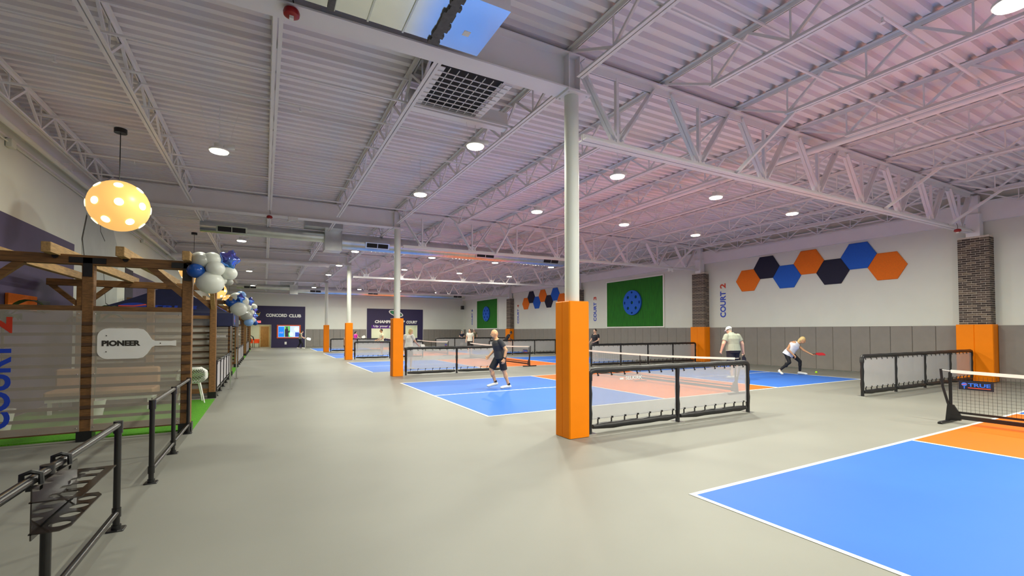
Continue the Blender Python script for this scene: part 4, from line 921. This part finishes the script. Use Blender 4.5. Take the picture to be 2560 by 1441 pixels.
        loft(c, [(P_-ax1*look.get('hem', .06)*s, *frame(P_, ax1, hr), .168*q+g, .122*q+g)]+[(p, *frame(p, a, r), w_*q+g, d*q+g) for p, a, r, w_, d in base[1:8]]+[(L_(C_, N_, .92), *frame(C_, ax2, sr), .068*q, .066*q)])
        sl = look.get('sleeve', .55)
        for S_ in ('R', 'L'):
            a, e_ = J['sh'+S_], J['el'+S_]; f_ = J['wr'+S_]
            cap(c, N_-ax2*.055*s, a-V(0, 0, .018*s), .052*q, .058*q); a = a-V(0, 0, .014*s)
            if sl <= 1: cap(c, a, L_(a, e_, sl), .067*q, .064*q, f1=True)
            else: cap(c, a, e_, .066*q, .054*q); cap(c, e_, f_, .052*q, .036*q, f1=True)
        if look.get('collar'): loft(c, [(L_(C_, N_, .80), *frame(C_, ax2, sr), .085*q, .08*q), (N_+ax2*.02*s, *frame(C_, ax2, sr), .070*q, .07*q)])
    obj('shirt', remesh(c, 'shirt', voxel, 3), mat(*look['shirt'], .8, var=.06, scale=12), t)
    # shorts or trousers
    c = B(); loft(c, [(P_-ax1*.13*s, *frame(P_, ax1, hr), .14*q+g, .10*q+g), (P_-ax1*.04*s, *frame(P_, ax1, hr), .168*q+g*.6, .122*q+g*.6), (P_+ax1*.08*s, *frame(P_, ax1, hr), .155*q+g*.4, .112*q+g*.4)])
    for S_ in ('R', 'L'):
        h_, k_, a_ = J['hi'+S_], J['kn'+S_], J['an'+S_]; ln = look.get('legs', 'short')
        if ln == 'short': cap(c, h_, L_(h_, k_, .93), .098*q, .088*q, f1=True)
        else: ti = 0 if ln == 'tight' else .014*s; cap(c, h_, k_, .088*q+ti, .060*q+ti); cap(c, k_, L_(k_, a_, .93), .060*q+ti, .040*q+ti, f1=True); c.ball(L_(k_, a_, .32), (.058*q+ti, .060*q+ti, .09*q), 12, 8)
    obj('shorts' if look.get('legs', 'short') == 'short' else 'trousers', remesh(c, 'legwear', voxel, 3), mat(*look['bottom'], .8, var=.06, scale=12), t)
    for S_ in ('R', 'L'):
        a_, o_ = J['an'+S_], J['to'+S_]; c = B(); dd = (o_-a_); dd.z = 0; dd = dd.normalized()
        cap(c, a_+V(0, 0, -.01*s), a_+V(0, 0, -.04*s)-dd*.03*s, .044*s, .044*s); cap(c, a_+V(0, 0, -.035*s)-dd*.035*s, o_+V(0, 0, .008*s), .044*s, .038*s); cap(c, o_, o_+dd*.04*s, .040*s, .034*s)
        lo_ = min(v[2] for v in c.v); fl_ = min(a_.z, o_.z)-.03*s
        obj('shoe', remesh(c, 'shoe', .008 if voxel < .01 else .012, 2), mat(*look.get('shoe', ('shoe_white', (.72, .72, .66))), .6, var=.05, scale=14), t)
        if look.get('sock'): B().cyl(a_+V(0, 0, .0), a_+V(0, 0, .055*s), .046*s, .040*s, n=12).obj('sock', M['black'], t)
    hk = look.get('hair')
    if hk:
        c = B(); hm_ = mat(hk[0], hk[1], .6, var=.2, scale=30)
        c.ball(hd+Hm @ V(0, -.016*s, .022*s), (.086*s, .096*s, .106*s), 18, 12, Hm)
        if hk[2] in ('long', 'tail', 'bob'): c.ball(hd+Hm @ V(0, -.06*s, -.035*s), (.074*s, .058*s, .085*s), 14, 10, Hm)
        if hk[2] == 'tail': cap(c, hd+Hm @ V(0, -.10*s, .02*s), hd+Hm @ V(0, -.16*s, -.14*s), .035*s, .018*s)
        if hk[2] == 'long': cap(c, hd+Hm @ V(.03*s, -.06*s, -.05*s), hd+Hm @ V(.02*s, -.07*s, -.20*s), .06*s, .03*s)
        obj('hair', remesh(c, 'hair', .010, 2), hm_, t)
    if look.get('cap'):
        c = B().ball(hd+Hm @ V(0, -.008*s, .035*s), (.094*s, .108*s, .092*s), 18, 12, Hm); c.ball(hd+Hm @ V(0, .11*s, .035*s), (.07*s, .075*s, .010*s), 14, 8, Hm)
        obj('cap', remesh(c, 'cap', .010, 2), mat(*look['cap'], .7, var=.03, scale=9), t)
        B().tube([hd+Hm @ V(.096*s*math.cos(R(a)), .105*s*math.sin(R(a)), -.012*s+.02*s*abs(math.sin(R(a)))) for a in range(180, 361, 20)], .011*s, 6).obj('cap_strap', M['black'], t)
    return t, J, rz
def paddle(label, t, J, rz, at, dirv, nrm, m, sc=1.0):
    W = Matrix.Rotation(rz, 3, 'Z'); o = W @ at+Vector(t.location); ex = (W @ Vector(dirv)).normalized(); n_ = W @ Vector(nrm); ey = n_.cross(ex).normalized()
    p = thing('pickleball_paddle', label, 'paddle', o)
    lp = [(.40*sc-x*.40*sc/.91, y*.19*sc/.44) for x, y in paddle_loop(.91, .44)]
    f = [(max(x, .115*sc), y) for x, y in lp]
    plate('face', [lp], ex*-.05*sc, ex, ey, .012, m, p)
    B().cyl(ex*-.06*sc, ex*.07*sc, .016, n=10).obj('grip', M['black'], p)
SKIN1 = ('skin_warm', (.62, .33, .17)); SKIN2 = ('skin_pale', (.68, .42, .30)); SKIN3 = ('skin_tan', (.55, .29, .15)); SKIN4 = ('skin_brown', (.20, .10, .055))
# bald man walking left on the near half of the second court
person('bald man in charcoal shirt and black shorts walking left on the blue court', (5.60, 10.98, .002), 172,
       dict(pelvis=(0, -.02, .87), chest=(.0, .05, 1.17), neck=(0, .09, 1.33), head=(0, .14, 1.475), shR=(.18, .06, 1.29), shL=(-.18, .04, 1.29), elR=(.27, .05, 1.02), elL=(-.26, -.10, 1.03), wrR=(.24, .22, .86), wrL=(-.27, -.04, .80),
            hiR=(.09, .0, .84), hiL=(-.09, -.03, .84), knR=(.10, .20, .50), knL=(-.10, -.10, .47), anR=(.10, .08, .15), anL=(-.10, -.23, .085), toR=(.11, .25, .06), toL=(-.12, -.05, .03), look=(.05, 1, -.08)),
       dict(skin=SKIN1, shirt=('charcoal_tee', (.028, .028, .032)), bottom=('black_shorts', (.008, .008, .012)), sock=True, sleeve=.62, curl=.6), 1.0, .008, 1.06)
wb_ = [o for o in bpy.data.objects if o.name.startswith('person')][0]
B().cyl((-.268, -.052, .838), (-.270, -.040, .810), .034, n=14).obj('wrist_band', M['black'], wb_)
# man in a white cap seen from behind
tg, Jg, rg = person('man in a white cap and grey green shirt seen from behind', (13.50, 9.62, .002), 72,
       dict(pelvis=(0, -.01, .92), chest=(0, .03, 1.25), neck=(0, .10, 1.43), head=(.0, .19, 1.54), shR=(.21, .03, 1.36), shL=(-.21, .03, 1.36), elR=(.34, .0, 1.10), elL=(-.34, .0, 1.10), wrR=(.41, .05, .86), wrL=(-.37, .06, .90), look=(-.1, .75, -.6),
            knR=(.12, .06, .50), knL=(-.11, -.02, .50), anR=(.12, .04, .085), anL=(-.12, -.12, .085), toR=(.15, .20, .03), toL=(-.15, .04, .03)),
       dict(skin=SKIN2, shirt=('sage_shirt', (.33, .36, .29)), bottom=('navy_shorts', (.008, .008, .018)), cap=('white_cap', (.80, .79, .74)), hair=('grey_hair', (.45, .43, .40), 'short'), sleeve=.62, collar=True, curl=.8, hem=.05), 1.02, .009, 1.30)
paddle('dark paddle hanging from the right hand of the man in the white cap', tg, Jg, rg, Jg['wrR']+V(.02, .0, -.09), (.1, .1, -1), (1, 0, 0), M['black'])
# woman lunging for a low ball (joints given as right, away, up seen from the aisle)
tw, Jw, rw = person('woman in a white tank top and black leggings lunging for a low ball', (16.42, 9.47, .002), 61.4,
       dict(pelvis=(-.02, .02, .76), chest=(.13, -.06, 1.03), neck=(.24, -.10, 1.13), head=(.36, -.15, 1.225), shR=(.05, -.02, 1.14), shL=(.29, .02, 1.05), elR=(-.15, -.12, .90), elL=(.43, -.10, .86), wrR=(.0, -.20, .71), wrL=(.60, -.20, .74),
            hiR=(-.11, .0, .72), hiL=(.09, .03, .72), knR=(-.09, -.12, .44), knL=(.33, -.04, .47), anR=(-.36, .02, .15), anL=(.37, .03, .09), toR=(-.37, -.13, .045), toL=(.50, -.06, .03), look=(.75, -.50, -.50)),
       dict(skin=SKIN3, shirt=('white_tank', (.74, .75, .80)), bottom=('black_leggings', (.006, .006, .008)), legs='tight', hair=('blonde_hair', (.62, .46, .20), 'long'), tank=True, curl=.75), 1.0, .008, .98)
paddle('red paddle held low by the lunging woman', tw, Jw, rw, Jw['wrL']+V(.09, -.03, -.01), (1, -.1, .03), (.1, -.45, 1), mat('paddle_red', (.55, .01, .02), .35, var=.05, scale=6), 1.05)
tag(B().ball((17.15, 8.98, .10), .040, 16, 10).obj('pickleball', mat('ball_lime', (.45, .80, .02), .5, var=.05, scale=20)), 'lime green ball just above the blue court', 'ball')
WH = ('white_tee', (.78, .78, .74)); BKB = ('black_shorts', (.008, .008, .012))
person('man in a black shirt standing just right of the nearest orange pad', (14.95, 18.45, .002), 190, dict(elR=(.26, .02, 1.16), wrR=(.22, .24, 1.02), elL=(-.25, .02, 1.16), wrL=(-.16, .26, 1.05)), dict(skin=SKIN2, shirt=('black_tee', (.010, .010, .016)), bottom=('grey_shorts', (.25, .26, .22)), hair=('dark_hair', (.03, .022, .015), 'none'), sleeve=.6), .94, .011, 1.05)
t5, J5, r5 = person('blond person in a white shirt leaning by the second orange pad', (5.15, 18.2, .002), 40, dict(chest=(0, .06, 1.29), neck=(0, .12, 1.45), head=(.0, .16, 1.60), elR=(.27, .10, 1.15), wrR=(.28, .32, 1.0), elL=(-.24, .04, 1.14), look=(.3, 1, -.1)), dict(skin=SKIN2, shirt=WH, bottom=BKB, hair=('blonde_hair', (.62, .46, .20), 'bob'), sleeve=.6), .955, .011)
paddle('white paddle held by the blond person', t5, J5, r5, J5['wrR']+V(0, .09, -.03), (.1, 1, -.1), (1, 0, .3), M['white'])
person('man in a pale yellow shirt on the fourth court', (6.55, 29.3, .002), 175, dict(elR=(.25, .05, 1.14), wrR=(.2, .3, 1.0), wrL=(-.25, .22, .98)), dict(skin=SKIN3, shirt=('cream_tee', (.72, .66, .42)), bottom=('maroon_shorts', (.20, .02, .04)), hair=('dark_hair', (.03, .022, .015), 'short')), .96, .014, 1.05)
t7, J7, r7 = person('woman in a bright pink top on the farthest court', (6.75, 39.9, .002), 20, dict(elR=(.27, .1, 1.16), wrR=(.26, .33, 1.08)), dict(skin=SKIN2, shirt=('pink_top', (.80, .04, .38)), bottom=BKB, hair=('black_hair', (.01, .008, .008), 'tail')), .87, .014)
paddle('white paddle held by the woman in pink', t7, J7, r7, J7['wrR']+V(0, .09, 0), (0, 1, .4), (1, 0, .2), M['white'], 1.2)
person('person half hidden behind the third orange pad', (4.10, 27.4, .002), 10, dict(), dict(skin=SKIN3, shirt=('tan_tee', (.50, .30, .20)), bottom=BKB, legs='long', hair=('dark_hair', (.03, .022, .015), 'short')), .80, .014)
t8, J8, r8 = person('player in an olive top and black trousers in front of the purple wall', (2.78, 44.1, .002), 5, dict(chest=(0, .05, 1.28), neck=(0, .11, 1.44), head=(0, .17, 1.58), elR=(.26, .1, 1.13), wrR=(.22, .34, 1.02), wrL=(-.2, .3, 1.0), anR=(.12, .2, .085), toR=(.13, .37, .03), knR=(.11, .18, .5), anL=(-.12, -.2, .085), toL=(-.13, -.04, .03)), dict(skin=SKIN2, shirt=('olive_top', (.24, .24, .17)), bottom=BKB, legs='long', hair=('dark_hair', (.03, .022, .015), 'bob')), .93, .014)
paddle('white paddle of the player by the purple wall', t8, J8, r8, J8['wrR']+V(-.05, .09, -.04), (0, 1, -.25), (1, 0, .5), M['white'], 1.3)
person('person in a navy shirt with folded arms by the back right corner', (16.5, 40.2, .002), 250, dict(elR=(.27, .08, 1.14), wrR=(.02, .22, 1.08), elL=(-.27, .08, 1.14), wrL=(-.04, .25, 1.06)), dict(skin=SKIN2, shirt=('navy_tee', (.012, .014, .035)), bottom=BKB, hair=('black_hair', (.01, .008, .008), 'bob')), .89, .014)
person('man in a white shirt and dark shorts in front of the back right corner', (12.2, 28.3, .002), 230, dict(look=(.3, 1, 0)), dict(skin=SKIN2, shirt=('grey_white_tee', (.62, .64, .58)), bottom=BKB, hair=('brown_hair', (.06, .035, .02), 'short')), .965, .012, 1.05)
person('man in an olive shirt standing beyond the man in white', (16.2, 36.6, .002), 215, dict(), dict(skin=SKIN2, shirt=('olive_tee', (.14, .13, .08)), bottom=BKB, hair=('grey_hair', (.45, .43, .40), 'none')), .985, .014, 1.05)
person('person in dark clothes bending beside the orange pad of the third brick pillar', (16.0, 30.2, .002), 330, dict(pelvis=(0, -.05, .88), chest=(0, .12, 1.17), neck=(0, .24, 1.32), head=(0, .35, 1.44), shR=(.18, .14, 1.28), shL=(-.18, .14, 1.28), elR=(.22, .28, 1.02), wrR=(.15, .45, .92), elL=(-.22, .26, 1.02), wrL=(-.12, .42, .9)), dict(skin=SKIN4, shirt=('dark_tee', (.018, .018, .02)), bottom=BKB, hair=('black_hair', (.01, .008, .008), 'short')), .98, .014)
bpy.data.scenes.remove(SCR)
